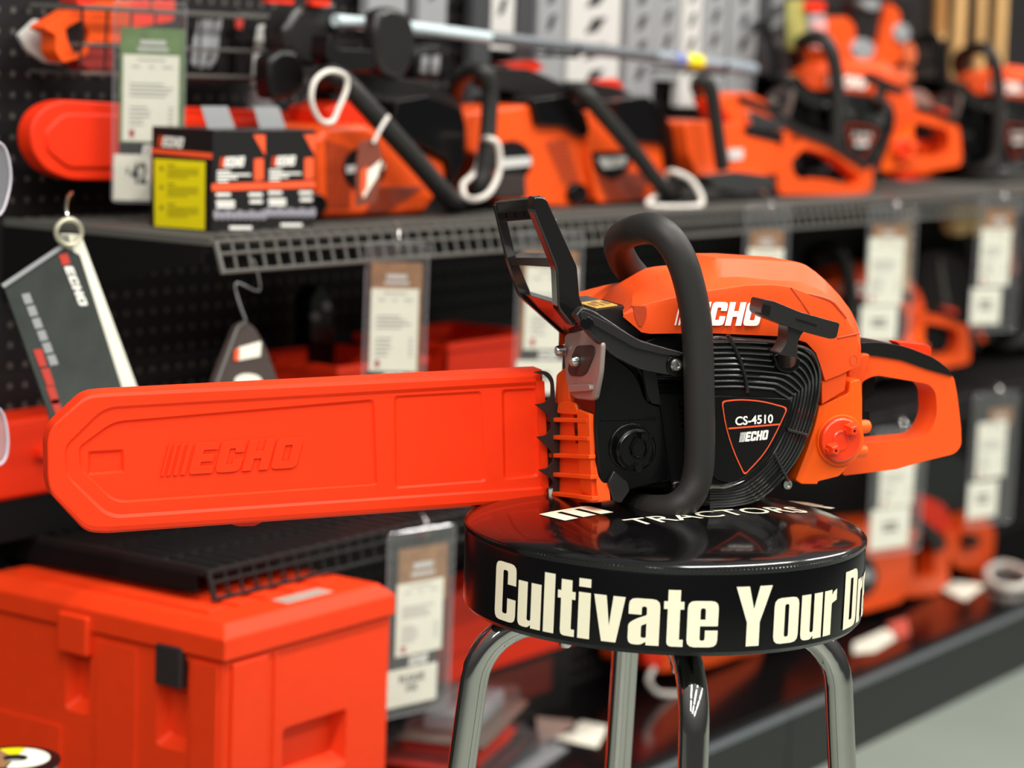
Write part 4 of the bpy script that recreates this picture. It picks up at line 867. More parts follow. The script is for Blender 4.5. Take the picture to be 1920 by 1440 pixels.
# hang tag on the first saw
t = thing('hang_tag', 'maroon hang tag with slanted white print on the first saw', 'tag', WF.at(695, 380, 1.85))
MB().plate(WF, [(674, 266), (708, 258), (718, 300), (706, 378), (668, 388), (668, 320)], 1.851, 1.8525, 3).build('card', TAGM, t)
mb = MB(); mb.plate(WF, [(678, 330), (716, 300), (708, 330), (682, 372)], 1.850, 1.8508, 0); mb.build('print', WHITE, t)
mb = MB(); mb.plate(WF, [(678, 320), (690, 312), (688, 352), (676, 370)], 1.8496, 1.8502, 0); mb.build('print_accent', ORLINE, t)
MB().tube([WF.at(700, 268, 1.848), WF.at(714, 240, 1.846), WF.at(728, 218, 1.848)], .0026, 8, sm=3).build('strap', CABLE, t)

# --- pegboard: basket with its goods, muffs, pole, cartons, vest, handles
t = thing('wire_basket', 'black wire basket on the pegboard holding goggles and gloves', 'basket', WF.at(350, 165, 1.98))
BY = 2.03; ba, bb, bc, bd_ = WF.at(155, 14, BY), WF.at(552, 20, BY), WF.at(508, 168, BY), WF.at(175, 138, BY)
zt, zb = ba.z, bd_.z; bxl, bxr = ba.x, bb.x
mb = MB()
for z, r in ((zt, .0034), ((zt + zb) / 2 - .005, .0024), (zb, .0024)): mb.tube([(bxl, BACK - .004, z), (bxl, BY, z), (bxr, BY, z), (bxr, BACK - .004, z)], r, 6)
mb.build('rails', WIRE, t); mb = MB(); x = bxl
while x < bxr + .001: mb.tube([(x, BY, zt), (x, BY + .004, zb), (x, BACK - .004, zb)], .0018, 6); x += .042
for y in (BY + .03, BY + .06):
    for xx in (bxl, bxr): mb.tube([(xx, y, zt), (xx, y, zb)], .0018, 6)
mb.build('wires', SHELF, t)
def face(name, label, cat, Y, parts, group=None): return traced(name, label, cat, Y, parts, None, group)
o = face('goggles', 'orange safety goggles with dark lens at the left end of the wire basket', 'goggles', 2.045, [
    ('frame', ORANGE, [[(80, 52), (140, 16), (160, 26), (158, 44), (176, 24), (212, 0), (245, 0), (245, 80), (170, 80), (164, 104), (118, 118), (104, 96), (106, 66)], [(122, 54), (155, 36), (168, 60), (164, 92), (142, 104), (128, 80)]], 0, .025, 6, .004),
    ('lens', LENS_D, [(120, 52), (156, 34), (170, 62), (166, 94), (142, 106), (126, 80)], .006, .014, 4, .001)])
face('face_shield', 'pale clear face shield behind the orange goggles in the basket', 'face shield', 2.085, [('shield', LIGHTBOX, [(36, 66), (70, 34), (86, 60), (120, 110), (130, 124), (86, 118), (52, 94)], 0, .006, 5, .001)])
face('strap_bundle', 'dark red strap bundle under the goggles in the basket', 'strap', 2.05, [('strap', mat('dark_red_web', (150, 40, 34), .6), [(138, 108), (168, 98), (172, 84), (212, 84), (214, 142), (176, 138)], 0, .03, 5, .004)])
face('orange_pouch', 'orange pouch at the top of the basket behind the $42 card', 'pouch', 2.075, [('pouch', RED_OR, [(140, 0), (330, 0), (326, 40), (230, 56), (172, 30)], 0, .03, 8, .006)])
GP = 'glove packs in the basket'
for lab, dx in (('black glove pack with grey fingers, behind the left half of the basket front', 0), ('black glove pack with red mark and pale fingers, right end of the basket', 96)):
    pr = [('pack', CARD_B, [(348 + dx, 20), (440 + dx, 28), (420 + dx, 158), (346 + dx, 152)], 0, .014, 4, .002)]
    if dx == 0: pr += [('glove_print', GREYBOX, [(374, 34), (394, 38), (400, 34), (396, 110), (380, 130), (358, 122), (364, 70)], -.001, .003, 5, 0), ('finger_print', GREYBOX, [(404, 40), (422, 32), (412, 60), (408, 108), (394, 130), (384, 124), (396, 90)], -.001, .003, 5, 0)]
    else: pr += [('glove_print', LIGHTBOX, [(484, 48), (506, 44), (508, 60), (494, 130), (490, 162), (472, 160), (476, 100)], -.001, .003, 5, 0), ('finger_print', LIGHTBOX, [(512, 62), (524, 60), (518, 96), (504, 160), (490, 158), (502, 100)], -.001, .003, 5, 0), ('red_mark', mat('mark_red2', (190, 60, 50), .5), [(444, 36), (457, 34), (454, 56), (443, 54)], -.001, .002, 2, 0)]
    face('glove_pack', lab, 'gloves', 2.045 + dx * .0001, pr, GP)
face('hang_strip', 'grey plastic tongue hanging below the basket', 'strip', 2.09, [('strip', GREYBOX, [(470, 168), (502, 168), (508, 190), (528, 208), (466, 208)], 0, .004, 4, 0)])
face('safety_helmet', 'dark grey helmet with orange edge hanging right of the wire basket', 'helmet', 1.96, [
    ('shell', GUARD, [(536, 50), (560, 10), (600, 0), (636, 0), (640, 40), (628, 110), (600, 128), (560, 120), (540, 96)], 0, .045, 16, .015),
    ('visor_frame', BLACK_S, [(508, 108), (530, 92), (560, 96), (574, 124), (574, 160), (548, 186), (512, 188), (506, 150)], -.01, .02, 10, .008),
    ('orange_edge', RED_OR, [(500, 0), (552, 0), (550, 8), (502, 5)], -.01, .0, 1, 0), ('orange_badge', RED_OR, [(584, 0), (620, 0), (618, 12), (586, 11)], -.01, .0, 2, 0)])
for lab, P_ in (('black ear muff shell hanging in front of the silver pole', [(706, 60, 12), (712, 20, 10), (740, 10, 16), (772, 26, 14), (784, 70, 16), (776, 124, 14), (752, 156, 14), (722, 142, 12), (708, 110, 10)]), ('black ear muff shell left of the white cable', [(618, 60, 10), (632, 92, 10), (676, 92, 10), (704, 96, 10), (704, 130, 10), (640, 134, 12), (612, 110, 10)])):
    face('ear_muff', lab, 'ear muff', 1.90, [('shell', GUARD if P_[0][0] > 700 else BLACK_S, P_, 0, .028, 10, .010), ('cushion', MATTE, [(P_[0][0] + 12, 82), (P_[0][0] + 56, 82), (P_[0][0] + 56, 118), (P_[0][0] + 12, 116)], .028, .036, 10, .004)], 'ear muffs')
face('ear_muff', 'black ear muff with grey stripes hanging under the pole', 'ear muff', 1.99, [('shell', BLACK_S, [(782, 100), (800, 86), (830, 86), (844, 110), (840, 150), (780, 150)], 0, .04, 8, .008), ('stripe', GREYBOX, [(794, 104), (804, 102), (800, 138), (788, 136)], -.002, .004, 2, 0), ('stripe', GREYBOX, [(812, 104), (826, 102), (822, 138), (808, 138)], -.002, .004, 2, 0)], 'ear muffs')
t = thing('pruner_pole', 'long silver pole lying level in front of the tall grey cartons', 'pole', WF.at(900, 75, 1.95))
pa = [WF.at(x, y, 1.95) for x, y in ((628, 38), (780, 52), (916, 70), (1225, 106), (1412, 130))]
zp = sum(p.z for p in pa) / 5
MB().tube([pa[1], pa[2]], .0082, 16).build('bright_sleeve', mat('bright_tube', (196, 212, 218), .35), t); MB().tube([pa[0], pa[1]], .0082, 16).build('bright_sleeve', mat('bright_tube', (196, 212, 218), .35), t); MB().tube([pa[2], pa[3]], .0095, 16).build('shaft', SILVER, t); MB().tube([pa[3], pa[4]], .011, 16).build('end_sleeve', mat('end_tube', (140, 150, 160), .35), t)
d_ = (pa[4] - pa[3]); MB().tube([pa[3] + d_ * .28, pa[3] + d_ * .44], .0125, 16).build('yellow_band', YELLOW, t); MB().tube([pa[3] + d_ * .18, pa[3] + d_ * .28], .0122, 16).build('blue_band', mat('blue_tape', (120, 130, 190), .5), t)
for f in (.1, .5, .9):
    p = pa[0].lerp(pa[4], f); MB().tube([V((p.x, BACK - .002, p.z - .01)), V((p.x, p.y - .012, p.z - .012)), V((p.x, p.y - .014, p.z + .004))], .003, 6).build('peg_hook', SHELF, t)
CG = 'tall cartons hung on the pegboard'
cart = [(690, 762, 40, GREYBOX, 'pale grey carton behind the ear muffs'), (784, 836, 66, GREYBOX, 'bluish grey carton with dark lettering, left of the black gap above the pole'), (880, 914, 240, DARKBOX, 'plain dark grey narrow carton right of the black gap'), (916, 962, 92, LIGHTBOX, 'pale carton with slanted dark lettering beside the dark narrow carton'), (966, 998, 120, DARKBOX, 'dark carton between two lettered pale cartons'), (1004, 1052, 170, GREYBOX, 'grey carton with dark lettering next to the wide pale carton'), (1060, 1156, 220, LIGHTBOX, 'wide pale carton with curved black mark, hung in the middle'), (1170, 1222, 210, GREYBOX, 'grey carton with lettering right of the wide pale carton'), (1226, 1268, 150, GREYBOX, 'grey carton behind the yellow band of the pole'), (1272, 1308, 200, LIGHTBOX, 'cream narrow carton right of the yellow pole band'), (1312, 1356, 190, GREYBOX, 'grey carton with slanted lettering near the pole end'), (1362, 1412, 195, GREYBOX, 'grey carton hung over the end of the pole'), (1420, 1482, 150, DARKBOX, 'dark lettered carton with white foot, last of the row')]
for i, (x0, x1, yb, m, lab) in enumerate(cart):
    Yc = 2.085; p0, p1 = WF.at(x0, yb, Yc), WF.at(x1, yb, Yc); zb_ = p0.z
    t = thing('hanging_carton', lab, 'carton', (p0.x, Yc, zb_), CG)
    MB().box((p0.x, Yc, zb_), (p1.x, Yc + .016, 1.62)).build('carton', m, t, .001)
    mb = MB(); w_ = p1.x - p0.x
    if m is not DARKBOX or i == 12:
        for k in range(7):
            z0 = zb_ + .05 + k * .042
            if z0 < 1.55: mb.extr([[V((p0.x + w_ * a, Yc - .0004, z0 + b)) for a, b in ((.3, 0), (.55, .006), (.72, .030), (.45, .026))]], V((0, -.0003, 0)))
        mb.build('lettering', DARKINK if m is not DARKBOX else GREYBOX, t)
    MB().tube([V(((p0.x + p1.x) / 2, BACK, 1.63)), V(((p0.x + p1.x) / 2, Yc + .02, 1.625)), V(((p0.x + p1.x) / 2, Yc + .02, 1.615))], .002, 6).build('peg_hook', STEEL, t)
BG_ = 'bottles between the cartons and the vest'
face('oil_bottle', 'tall yellowish bottle hanging right of the last dark carton', 'bottle', 2.03, [('bottle', mat('olive_bottle', (176, 170, 96), .35), [(1489, 0), (1513, 0), (1512, 92), (1490, 96)], 0, .018, 5, .006)], BG_)
face('oil_bottle', 'grey bottle with orange cap and pink label left of the safety vest', 'bottle', 2.02, [('bottle', GREYBOX, [(1520, 26), (1549, 26), (1550, 96), (1520, 92)], 0, .018, 6, .006), ('cap', RED_OR, [(1516, 2), (1548, 2), (1548, 24), (1518, 24)], -.002, .018, 6, .006), ('label', mat('pink_label', (236, 170, 168), .5), [(1526, 40), (1550, 40), (1550, 92), (1530, 90)], -.004, .0, 4, 0)], BG_)
face('safety_vest', 'bright orange vest with black neck strap and round grey clips on the pegboard', 'vest', 2.055, [
    ('vest_body', ORANGE, [(1555, 44), (1588, 30), (1604, 50), (1604, 86), (1596, 106), (1616, 126), (1644, 112), (1654, 88), (1664, 40), (1668, 4), (1688, 22), (1690, 112), (1676, 124), (1656, 128), (1678, 146), (1690, 190), (1600, 196), (1550, 190), (1552, 120)], 0, .05, 8, .012),
    ('neck_strap', GUARD, [(1596, 0), (1658, 0), (1652, 30), (1642, 80), (1606, 76), (1604, 34)], .008, .03, 6, .003),
    ('buckle', GREYBOX, oval(1620, 93, 21, 20), -.006, .02, 0, .003), ('buckle', GREYBOX, oval(1693, 62, 15, 18), -.006, .02, 0, .003), ('buckle', GREYBOX, [(1616, 0), (1650, 0), (1650, 16), (1636, 20), (1618, 12)], -.004, .01, 4, .002),
    ('side_strap', GUARD, [(1684, 0), (1712, 0), (1708, 70), (1694, 72), (1690, 40)], .01, .03, 3, .002), ('side_tab', mat('faded_orange', (214, 100, 56), .6), oval(1708, 102, 11, 22), .0, .02, 0, .003), ('side_tab', mat('faded_orange', (214, 100, 56), .6), oval(1702, 142, 12, 14), .0, .02, 0, .003)])
AX = 'wooden axe handles on the pegboard'
for x0, x1, xb0, xb1, yb, lab in ((1752, 1776, 1750, 1772, 66, 'darkest short wooden handle, leftmost of the four by the black saw hoop'), (1786, 1815, 1772, 1806, 168, 'long tan wooden handle passing behind the black saw hoop'), (1830, 1852, 1822, 1846, 130, 'tan wooden handle second from the right above the saw'), (1864, 1892, 1856, 1880, 150, 'palest wooden handle, rightmost above the saw')):
    t = thing('axe_handle', lab, 'axe handle', WF.at((xb0 + xb1) / 2, yb, 2.05), AX); a = WF.at((x0 + x1) / 2, -30, 2.095); b = WF.at((xb0 + xb1) / 2, yb, 2.095); r_ = (x1 - x0) * depth(b) / FOCAL_PX / 2
    MB().tube([a, a.lerp(b, .3), a.lerp(b, .7), b], [r_ * .9, r_, r_, r_ * 1.08], 14).build('shaft', WOOD if x0 > 1760 else mat('dark_wood', (186, 130, 70), .5, var=.2, scale=12), t)
    MB().lathe(b - UPZ * .012, UPZ, [(r_ * .8, 0), (r_ * 1.1, .004), (r_ * 1.1, .014)], 14).build('knob', WOOD, t)
face('round_label_bottle', 'dull pinkish round bottle behind the curved black handle', 'bottle', 2.02, [('bottle', mat('dull_pink', (150, 110, 100), .4), [(1694, 196), (1706, 170), (1736, 168), (1752, 190), (1752, 236), (1696, 232)], 0, .06, 14, .012)])

# --- under the upper shelf, left: ring-bound booklet, pouch, sheath, bins
t = thing('product_booklet', 'tilted black booklet on a metal ring hanging below the upper shelf', 'booklet', WF.at(150, 700, 1.83))
cov = [(6, 532), (118, 462), (150, 478), (232, 735), (248, 800), (100, 812), (90, 770)]
MB().plate(WF, cov, 1.83, 1.832, 3).build('front_cover', mat('booklet_cover', (58, 62, 60), .25, coat=.4, var=.4, scale=25), t)
MB().plate(WF, [(128, 440), (152, 440), (258, 728), (262, 800), (232, 802), (226, 735)], 1.832, 1.846, 3).build('page_block', WHITE, t, .0006)
mb = MB(); mb.plate(WF, [(4, 534), (118, 458), (124, 462), (8, 540)], 1.828, 1.830, 0); mb.build('edge_binding', GREYBOX, t)
mb = MB()
for i in range(3): mb.plate(WF, [(134 + i * 20, 500 + i * 70), (140 + i * 20, 500 + i * 70), (190 + i * 20, 660 + i * 60), (184 + i * 20, 660 + i * 60)], 1.8316, 1.8322, 0)
p0, p1 = WF.at(120, 500, 1.8294), WF.at(149, 573, 1.8294); uu = (p1 - p0) / LOGO_W; vv = WF.at(134, 494, 1.8294) - p0
mbw = MB(); put(mbw, LOGO, lambda x, y: p0 + uu * x + vv * y, V((0, -.0002, 0))); mbw.build('cover_logo', WLOGO, t)
p0 = WF.at(112, 478, 1.8294); mbr = MB(); mbr.extr([[WF.at(x, y, 1.8294) for x, y in ((110, 478), (126, 474), (132, 494), (117, 498))]], V((0, -.0002, 0))); mbr.build('logo_block', mat('mark_red2', (190, 60, 50), .5), t); mbr = MB()
for i, (x, y) in enumerate(((62, 656), (76, 692), (86, 726), (94, 750))): mbr.extr([[WF.at(a, b, 1.8294) for a, b in ((x, y), (x + 16, y - 2), (x + 26, y + 30), (x + 12, y + 32))]], V((0, -.0002, 0)))
mbr.build('red_title_print', mat('mark_red2', (190, 60, 50), .5), t)
mbw = MB()
for i in range(6): x, y = 40 + i * 9.5, 552 + i * 23; mbw.extr([[WF.at(a, b, 1.8294) for a, b in ((x, y), (x + 15, y - 3), (x + 22, y + 16), (x + 7, y + 19))]], V((0, -.0002, 0)))
mbw.build('title_print', GREYBOX, t)
mb = MB(); mb.tube([WF.at(129 + 24 * cos(i / 24 * 6.283), 435 + 24 * sin(i / 24 * 6.283), 1.826) for i in range(24)], .0028, 8, True); mb.build('ring', mat('ring_metal', (190, 186, 165), .35, metal=.6), t)
MB().tube([WF.at(129, 412, 1.826), WF.at(124, 395, 1.832), WF.at(126, 372, 1.85), WF.at(134, 362, 1.87)], .0022, 6, sm=3).build('hook', STEEL, t)
t = thing('key_pouch', 'small black teardrop pouch with red and white tag hanging above the scabbard', 'pouch', WF.at(465, 718, 1.80))
MB().plate(WF, [(404, 720), (432, 650), (446, 614), (462, 602), (478, 612), (500, 650), (524, 718), (516, 760), (410, 760)], 1.80, 1.812, 10).build('pouch', mat('pouch_dark', (70, 58, 56), .4), t, .003)
MB().tube([WF.at(x, y, 1.799) for x, y in ((406, 720), (432, 650), (446, 614), (462, 602))], .0018, 6, sm=3).build('piping', WIRE, t)
mb = MB(); mb.plate(WF, [(448, 652), (490, 640), (488, 668), (446, 676)], 1.7985, 1.7995, 2); mb.build('tag', WHITE, t); mb = MB(); mb.plate(WF, [(441, 656), (450, 654), (448, 676), (440, 676)], 1.798, 1.7992, 0); mb.build('tag_edge', ORLINE, t)
MB().plate(WF, oval(466, 715, 25, 14), 1.7985, 1.7998, 0).build('round_print', WHITE, t)
MB().tube([WF.at(462, 604, 1.805), WF.at(446, 560, 1.80), WF.at(444, 530, 1.80), WF.at(486, 545, 1.80), WF.at(480, 500, 1.79), WF.at(474, 486, 1.787)], .0012, 6, sm=4).build('cord', GREYBOX, t)
face('knife_sheath', 'black sheath hanging upright against the back panel above the scabbard', 'sheath', 2.05, [('sheath', BLACK, [(584, 560), (600, 532), (620, 556), (624, 620), (640, 700), (650, 760), (582, 740)], 0, .03, 8, .006), ('rivet', GREYBOX, oval(613, 574, 8, 8), -.003, .002, 0, 0), ('rivet', GREYBOX, oval(592, 593, 7, 7), -.003, .002, 0, 0)])
def bin_box(name, label, x0, x1, Y0, Y1, z0, z1, m, group=None):
    t = thing(name, label, 'bin', ((x0 + x1) / 2, (Y0 + Y1) / 2, z0), group); w = .004
    mb = MB(); mb.box((x0, Y0, z0), (x1, Y0 + w, z1)); mb.box((x0, Y1 - w, z0), (x1, Y1, z1)); mb.box((x0, Y0, z0), (x0 + w, Y1, z1)); mb.box((x1 - w, Y0, z0), (x1, Y1, z1)); mb.box((x0, Y0, z0), (x1, Y1, z0 + w)); mb.build('tub', m, t)
    mb = MB(); mb.box((x0 - .006, Y0 - .006, z1 - .012), (x1 + .006, Y0, z1)); mb.box((x0 - .006, Y1, z1 - .012), (x1 + .006, Y1 + .006, z1)); mb.box((x0 - .006, Y0, z1 - .012), (x0, Y1, z1)); mb.box((x1, Y0, z1 - .012), (x1 + .006, Y1, z1)); mb.build('rim', m, t, .0015)
    return t
def bin_px(name, label, xl, xr, yt, Y0, Y1, z0, m, zt=None):
    a, b = WF.at(xl, yt, Y0), WF.at(xr, yt, Y0); return bin_box(name, label, a.x, b.x, Y0, Y1, z0 + .0006, zt or (a.z + b.z) / 2, m)
# orange case on the middle shelf at the left edge
t = thing('carry_case', 'orange carry case on the middle shelf behind the scabbard tip', 'case', (2.06, 2.0, Z_MID)); 
MB().box((1.93, 2.05, Z_MID + .052), (2.15, 2.115, Z_MID + .15)).build('case_body', RED_OR, t, .008, 3)
MB().box((1.95, 2.055, Z_MID + .0006), (2.14, 2.112, Z_MID + .053)).build('case_base', MATTE, t, .002)
MB().box((2.0, 2.036, Z_MID + .10), (2.06, 2.052, Z_MID + .112)).build('handle', RED_OR, t, .003)
bin_px('storage_bin', 'low red bin on the middle shelf left of the blurred price card', 632, 792, 676, 1.90, 2.06, Z_MID, RED_OR)
bin_px('storage_bin', 'taller red bin on the middle shelf behind the brake lever', 840, 1010, 632, 1.93, 2.09, Z_MID, RED_OR)
t = thing('hedge_blade', 'dark grey curved metal blade with orange knob lying on the red bins', 'blade', WF.at(860, 690, 1.89))
MB().plate(WF, [(800, 642), (830, 640), (880, 655), (920, 680), (930, 700), (860, 694), (800, 680)], 1.868, 1.888, 12).build('blade', mat('blade_grey', (96, 92, 92), .3, metal=.7), t, .004)
MB().plate(WF, oval(828, 632, 22, 14), 1.87, 1.886, 0).build('knob', RED_OR, t, .004); rest(t, Z_MID)
for lab, pts in (('clear visor edge showing at the left of the upper shelf', [(-30, 270), (0, 268), (14, 290), (20, 330), (14, 370), (0, 402), (-30, 410)]), ('clear visor edge at the left border beside the scabbard tip', [(-30, 770), (0, 768), (12, 800), (14, 840), (4, 868), (-30, 880)])):
    o = face('clear_visor', lab, 'visor', 1.80, [('lens', VISOR, pts, 0, .004, 6, 0)], 'clear visors'); MB().tube([WF.at(x, y, 1.80) for x, y in pts], .0016, 6, sm=3).build('rim', mat('visor_rim', (190, 184, 196), .3), o)
# tan stick and rolls by the cards at right
face('tan_stick', 'tan wooden stick hanging beside the price card at right', 'stick', 1.86, [('stick', KRAFT, [(1692, 400), (1714, 394), (1704, 560), (1688, 560)], 0, .012, 3, .003)])
for x, lab in ((1806, 'tan paper roll hung under the shelf, left of the pair'), (1842, 'tan paper roll hung under the shelf, right of the pair')):
    face('paper_roll', lab, 'roll', 1.90, [('roll', mat('tan_roll', (206, 168, 112), .6), [(x - 18, 378), (x + 16, 376), (x + 16, 430), (x - 2, 446), (x - 16, 432)], 0, .03, 10, .008)], 'tan paper rolls')
t = face('engine_pack', 'black engine pack with grey hose on the middle shelf by the far right price card', 'blower', 1.99, [('pack', BLACK_S, [(1716, 400), (1770, 390), (1826, 420), (1836, 560), (1800, 620), (1740, 600), (1712, 520)], 0, .09, 20, .02), ('~', 'hose', WIRE, [(1764, 410, -.02), (1772, 470, -.03), (1782, 520, -.03), (1806, 552, -.02), (1834, 580, 0)], .008)])
rest(t, Z_MID)
t = face('engine_pack', 'black engine pack behind the low price card right of the stool', 'blower', 2.04, [('pack', BLACK_S, [(1720, 860), (1800, 850), (1830, 900), (1836, 1060), (1750, 1080), (1716, 940)], 0, .07, 20, .02)]); rest(t, Z_DECK)
# --- lower left: cooler
CX0, CX1, CY0, CY1, CZ = 1.948, 2.252, 1.695, 2.095, Z_DECK + .0006
t = thing('cooler', 'large orange hard cooler on the base deck at lower left', 'cooler', (CX0, CY0, CZ)); ZS = .524; ZT = .566
def pocketed(rect, holes, org, u, v, n, dep):    # wall face with recessed pockets
    mb = MB(); x0, y0, x1, y1 = rect; P = lambda x, y, d=0: org + u * x + v * y - n * d
    loops = [[P(x0, y0), P(x1, y0), P(x1, y1), P(x0, y1)]]; inn = []
    for (a, b, c_, d) in holes:
        o_ = [P(x, y) for x, y in rnd([(a, b), (c_, b), (c_, d), (a, d)], .008)]; i_ = [P(x, y, dep) for x, y in rnd([(a + .006, b + .012), (c_ - .006, b + .012), (c_ - .006, d - .003), (a + .006, d - .003)], .006)]
        loops.append(o_); inn.append((o_, i_))
    flat = [p for l in loops for p in l]; mb.add(flat, [tuple(q) for q in tessellate_polygon(loops)])
    for o_, i_ in inn:
        k = len(o_); mb.add(o_ + i_, [(i, (i + 1) % k, k + (i + 1) % k, k + i) for i in range(k)]); mb.add(i_, [tuple(range(k))])
    return mb
W_, D_, H_ = CX1 - CX0, CY1 - CY0, ZS - CZ
mb = pocketed((.004, 0, W_, H_), [(.105, .222, .225, .292)], V((CX0, CY0, CZ)), V((1, 0, 0)), UPZ, V((0, -1, 0)), .022)
m2 = pocketed((.004, 0, D_, H_), [(.052, H_ - .115, .10, H_ - .004), (.205, H_ - .10, .245, H_ - .01)], V((CX0, CY0, CZ)), V((0, 1, 0)), UPZ, V((-1, 0, 0)), .018); mb.add(m2.v, m2.f)
mb.add([V((CX0 + .004, CY0, CZ)), V((CX0, CY0 + .004, CZ)), V((CX0, CY0 + .004, ZS)), V((CX0 + .004, CY0, ZS))], [(0, 1, 2, 3)])
mb.add([V((CX1, CY0, CZ)), V((CX1, CY1, CZ)), V((CX1, CY1, ZS)), V((CX1, CY0, ZS))], [(0, 1, 2, 3)]); mb.add([V((CX0, CY1, CZ)), V((CX1, CY1, CZ)), V((CX1, CY1, ZS)), V((CX0, CY1, ZS))], [(0, 1, 2, 3)]); mb.add([V((CX0, CY0, CZ)), V((CX1, CY0, CZ)), V((CX1, CY1, CZ)), V((CX0, CY1, CZ))], [(0, 1, 2, 3)])
mb.build('tub', COOLER_M, t)
mb = MB()
mb.box((CX0 + .012, CY0 - .004, CZ + .02), (CX0 + .072, CY0 + .001, ZS - .004)); mb.box((CX0 + .086, CY0 - .0025, CZ + .02), (CX0 + .092, CY0 + .001, ZS - .004))
mb.box((CX0 - .0025, CY0 + .13, CZ + .02), (CX0 + .001, CY0 + .195, ZS - .006)); mb.box((CX0 - .0025, CY0 + .25, CZ + .03), (CX0 + .001, CY0 + .39, ZS - .12)); mb.box((CX0 - .004, CY0 + .006, CZ + .02), (CX0 + .001, CY0 + .046, ZS - .004))
mb.build('wall_panel', COOLER_M, t, .002)
mb = MB(); lid_o = [(CX0 - .006, CY0 - .006), (CX1 + .004, CY0 - .006), (CX1 + .004, CY1), (CX0 - .006, CY1)]
L0 = [V((x, y, ZS + .002)) for x, y in lid_o]; L1 = [V((x, y, ZT - .014)) for x, y in lid_o]; ins = lambda d: [V((x + (d if i in (0, 3) else -d), y + (d if i < 2 else -d), ZT)) for i, (x, y) in enumerate(lid_o)]
L2 = ins(.016); mb.add(L0 + L1 + L2, [(i, (i + 1) % 4, 4 + (i + 1) % 4, 4 + i) for i in range(4)] + [(4 + i, 4 + (i + 1) % 4, 8 + (i + 1) % 4, 8 + i) for i in range(4)] + [(8, 9, 10, 11), (3, 2, 1, 0)])
lid = mb.build('lid', COOLER_M, t, .003, 3)
mb = MB()
for k in range(5): mb.box((CX0 + .03 + k * .05, CY0 + .05, ZT - .001), (CX0 + .06 + k * .05, CY1 - .04, ZT + .003))
mb.build('lid_ribs', COOLER_M, lid, .0015)
MB().box((CX0 + .13, CY0 + .018, ZT + .0004), (CX0 + .215, CY0 + .042, ZT + .0012)).build('lid_label', mat('label_grey', (176, 160, 150), .5), lid)
mb = MB(); mb.box((CX0 - .0095, CY0 + .056, ZS - .040), (CX0 + .004, CY0 + .096, ZS + .008)); mb.build('latch', mat('latch_rubber', (38, 30, 30), .55), t, .003)
mb = MB(); mb.box((CX0 - .012, CY0 + .20, ZS - .028), (CX0 + .002, CY0 + .25, ZS + .02)); mb.build('latch_seat', COOLER_M, t, .004)
# spool on a dark display box in front of the cooler
sp_ = onz(40, 1410, .455)
t = thing('display_box', 'low dark display box standing in front of the cooler at the bottom left', 'box', (sp_.x, sp_.y, 0)); d1 = V((.11, 0, 0))
MB().box((sp_.x - .10, sp_.y - .08, .0005), (sp_.x + .06, min(sp_.y + .05, 1.683), .428)).build('carton', CARD_B, t, .002); MB().box((sp_.x - .09, sp_.y - .0812, .2), (sp_.x + .05, sp_.y - .0801, .3)).build('front_label', GREYBOX, t)
c0 = V((sp_.x - .02, sp_.y - .012, .4286))
t = thing('line_spool', 'black spool with white and yellow label at the bottom left corner', 'spool', c0)
MB().lathe(c0, UPZ, [(.008, 0), (.047, 0), (.047, .003), (.036, .004), (.036, .022), (.047, .023), (.047, .026), (.044, .0265), (.012, .0265), (.012, .02)], 48).build('reel', BLACK_S, t)
MB().lathe(c0, UPZ, [(.0365, .0045), (.043, .007), (.043, .020), (.0365, .0222)], 48).build('wound_line', GREYBOX, t)
def ringseg(r0, r1, a0, a1, z, m, name, n=24):
    mb = MB(); f = [(a0 + (a1 - a0) * i / n) for i in range(n + 1)]; mb.extr([[c0 + V((r1 * cos(a), r1 * sin(a), z)) for a in f] + [c0 + V((r0 * cos(a), r0 * sin(a), z)) for a in reversed(f)]], UPZ * .0005); return mb.build(name, m, t)
ringseg(.013, .036, -2.6, .5, .0267, WHITE, 'white_label'); ringseg(.013, .036, .5, 1.3, .0267, YELLOW, 'yellow_label'); ringseg(.013, .036, 1.3, 3.6, .0267, mat('brown_label', (150, 112, 78), .5), 'brown_label')
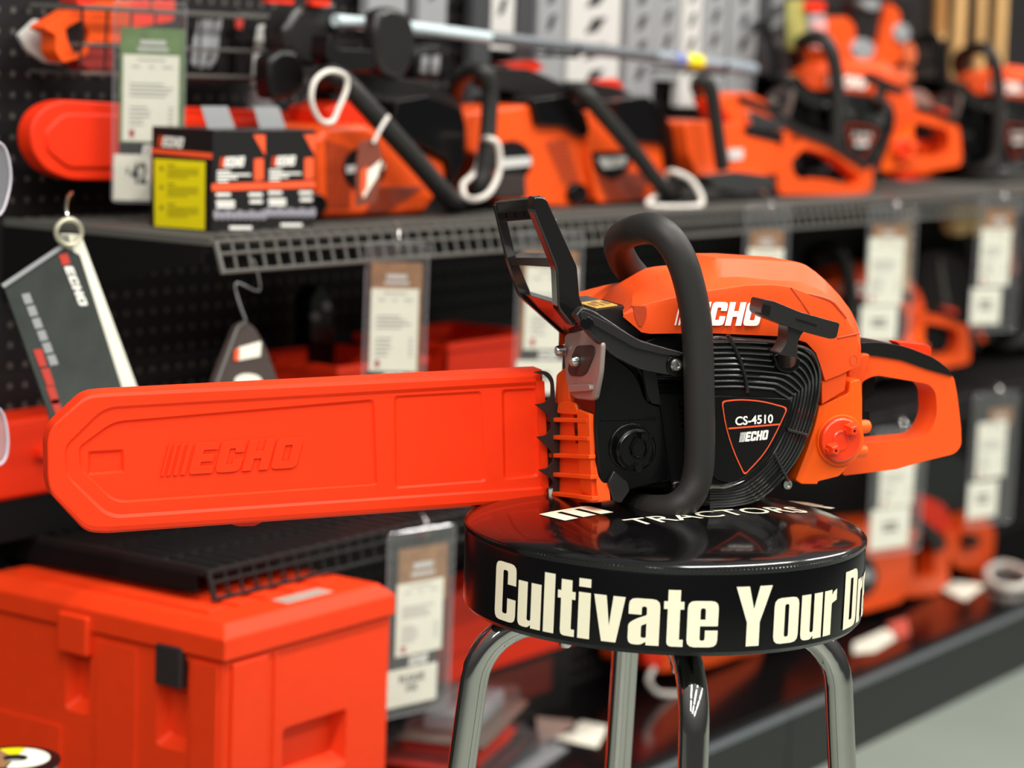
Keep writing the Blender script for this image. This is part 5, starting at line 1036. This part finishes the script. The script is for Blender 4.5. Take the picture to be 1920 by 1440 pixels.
# --- base deck goods
a, b = WF.at(838, 1092, 2.05), WF.at(1104, 1092, 2.05)
t = thing('cardboard_plinth', 'black carton under the red tub on the base deck behind the stool', 'box', ((a.x + b.x) / 2, 2.05, Z_DECK)); zb2 = WF.at(960, 1240, 2.05).z
MB().box((a.x + .03, 2.066, Z_DECK + .0006), (b.x - .02, 2.114, zb2 - .001)).build('carton', CARD_B, t, .002); MB().box((a.x + .06, 2.0652, Z_DECK + .04), (b.x - .08, 2.0661, zb2 - .02)).build('label', mat('tub_reflection_red', (96, 36, 28), .4), t)  # the label panel is the red tub's reflection, painted dark red
bin_box('storage_bin', 'red plastic tub raised on a black carton behind the stool legs', a.x, b.x, 2.045, 2.112, zb2, WF.at(900, 1096, 2.045).z, RED_OR)
PK = 'clamshell packs piled on the base deck'
def pack(label, px, py, w, d, h, yaw, m, m2, zoff, gl=True):
    p = onz(px, py, Z_DECK + zoff); M = Matrix.Translation(V((p.x, p.y, Z_DECK + zoff + .0006))) @ Matrix.Rotation(yaw, 4, 'Z')
    t = thing('clamshell_pack', label, 'pack', m=M, group=PK); u = (M @ V((1, 0, 0)) - M.translation); v_ = (M @ V((0, 1, 0)) - M.translation); o = M.translation
    MB().obox(o + UPZ * .0015, u * w / 2, v_ * d / 2, UPZ * .0015).build('backing_card', m, t)
    MB().obox(o + UPZ * (h * .55), u * w * .32, v_ * d * .3, UPZ * h * .38).build('product', m2, t, .004)
    mb = MB(); prof = []
    for k, (s_, z) in enumerate(((1.0, .0032), (.9, .006), (.84, h * .9), (.7, h))): prof.append([o + u * (w / 2 * s_ * sx_) + v_ * (d / 2 * s_ * sy_) + UPZ * z for sx_, sy_ in ((-1, -1), (1, -1), (1, 1), (-1, 1))])
    for q in range(3): mb.add(prof[q] + prof[q + 1], [(i, (i + 1) % 4, 4 + (i + 1) % 4, 4 + i) for i in range(4)])
    mb.add(prof[3], [(0, 1, 2, 3)]); mb.build('blister', BLISTER, t, .002)
    return t
pack('large brown clamshell pack, topmost of the pile beside the low price card', 870, 1352, .26, .13, .034, .35, mat('brown_print', (112, 92, 80), .35, var=.5, scale=30), GREYBOX, .108)
pack('orange clamshell pack just under the brown one in the pile', 835, 1400, .24, .13, .034, .25, RED_OR, RED_OR, .072)
pack('black clamshell pack with orange tool, third down the pile', 880, 1420, .27, .13, .034, .3, CARD_B, RED_OR, .036)
pack('grey clamshell pack at the foot of the pile by the left chrome leg', 930, 1436, .27, .13, .034, .2, GREYBOX, CARD_B, 0)
PP = 'price sheets lying on the base deck'
def paper(label, pts, m=WHITE, z=0):
    P_ = [onz(x, y, Z_DECK + .0012 + z) for x, y in pts]; o = MB().extr([P_], UPZ * .0006).build('price_sheet', m, loc=P_[0]); return tag(o, label, 'price sheet', PP)
paper('pinkish white sheet on the deck right of the clamshell pile', [(1005, 1345), (1075, 1352), (1080, 1372), (1010, 1392)], mat('pinkish_paper', (200, 170, 158), .5))
paper('white price sheet by the rear chrome leg of the stool', [(1040, 1385), (1090, 1352), (1140, 1362), (1120, 1402)])
paper('white price sheet on the deck just right of the stool seat', [(1600, 1206), (1660, 1180), (1690, 1192), (1640, 1222), (1600, 1226)])
paper('white price sheet on the deck in front of the knobbed saw', [(1762, 1104), (1790, 1090), (1848, 1098), (1810, 1126)])
paper('red sheet on the deck beside the white one by the stool', [(1664, 1170), (1700, 1158), (1706, 1190), (1680, 1200)], mat('pink_sheet', (206, 96, 84), .4))
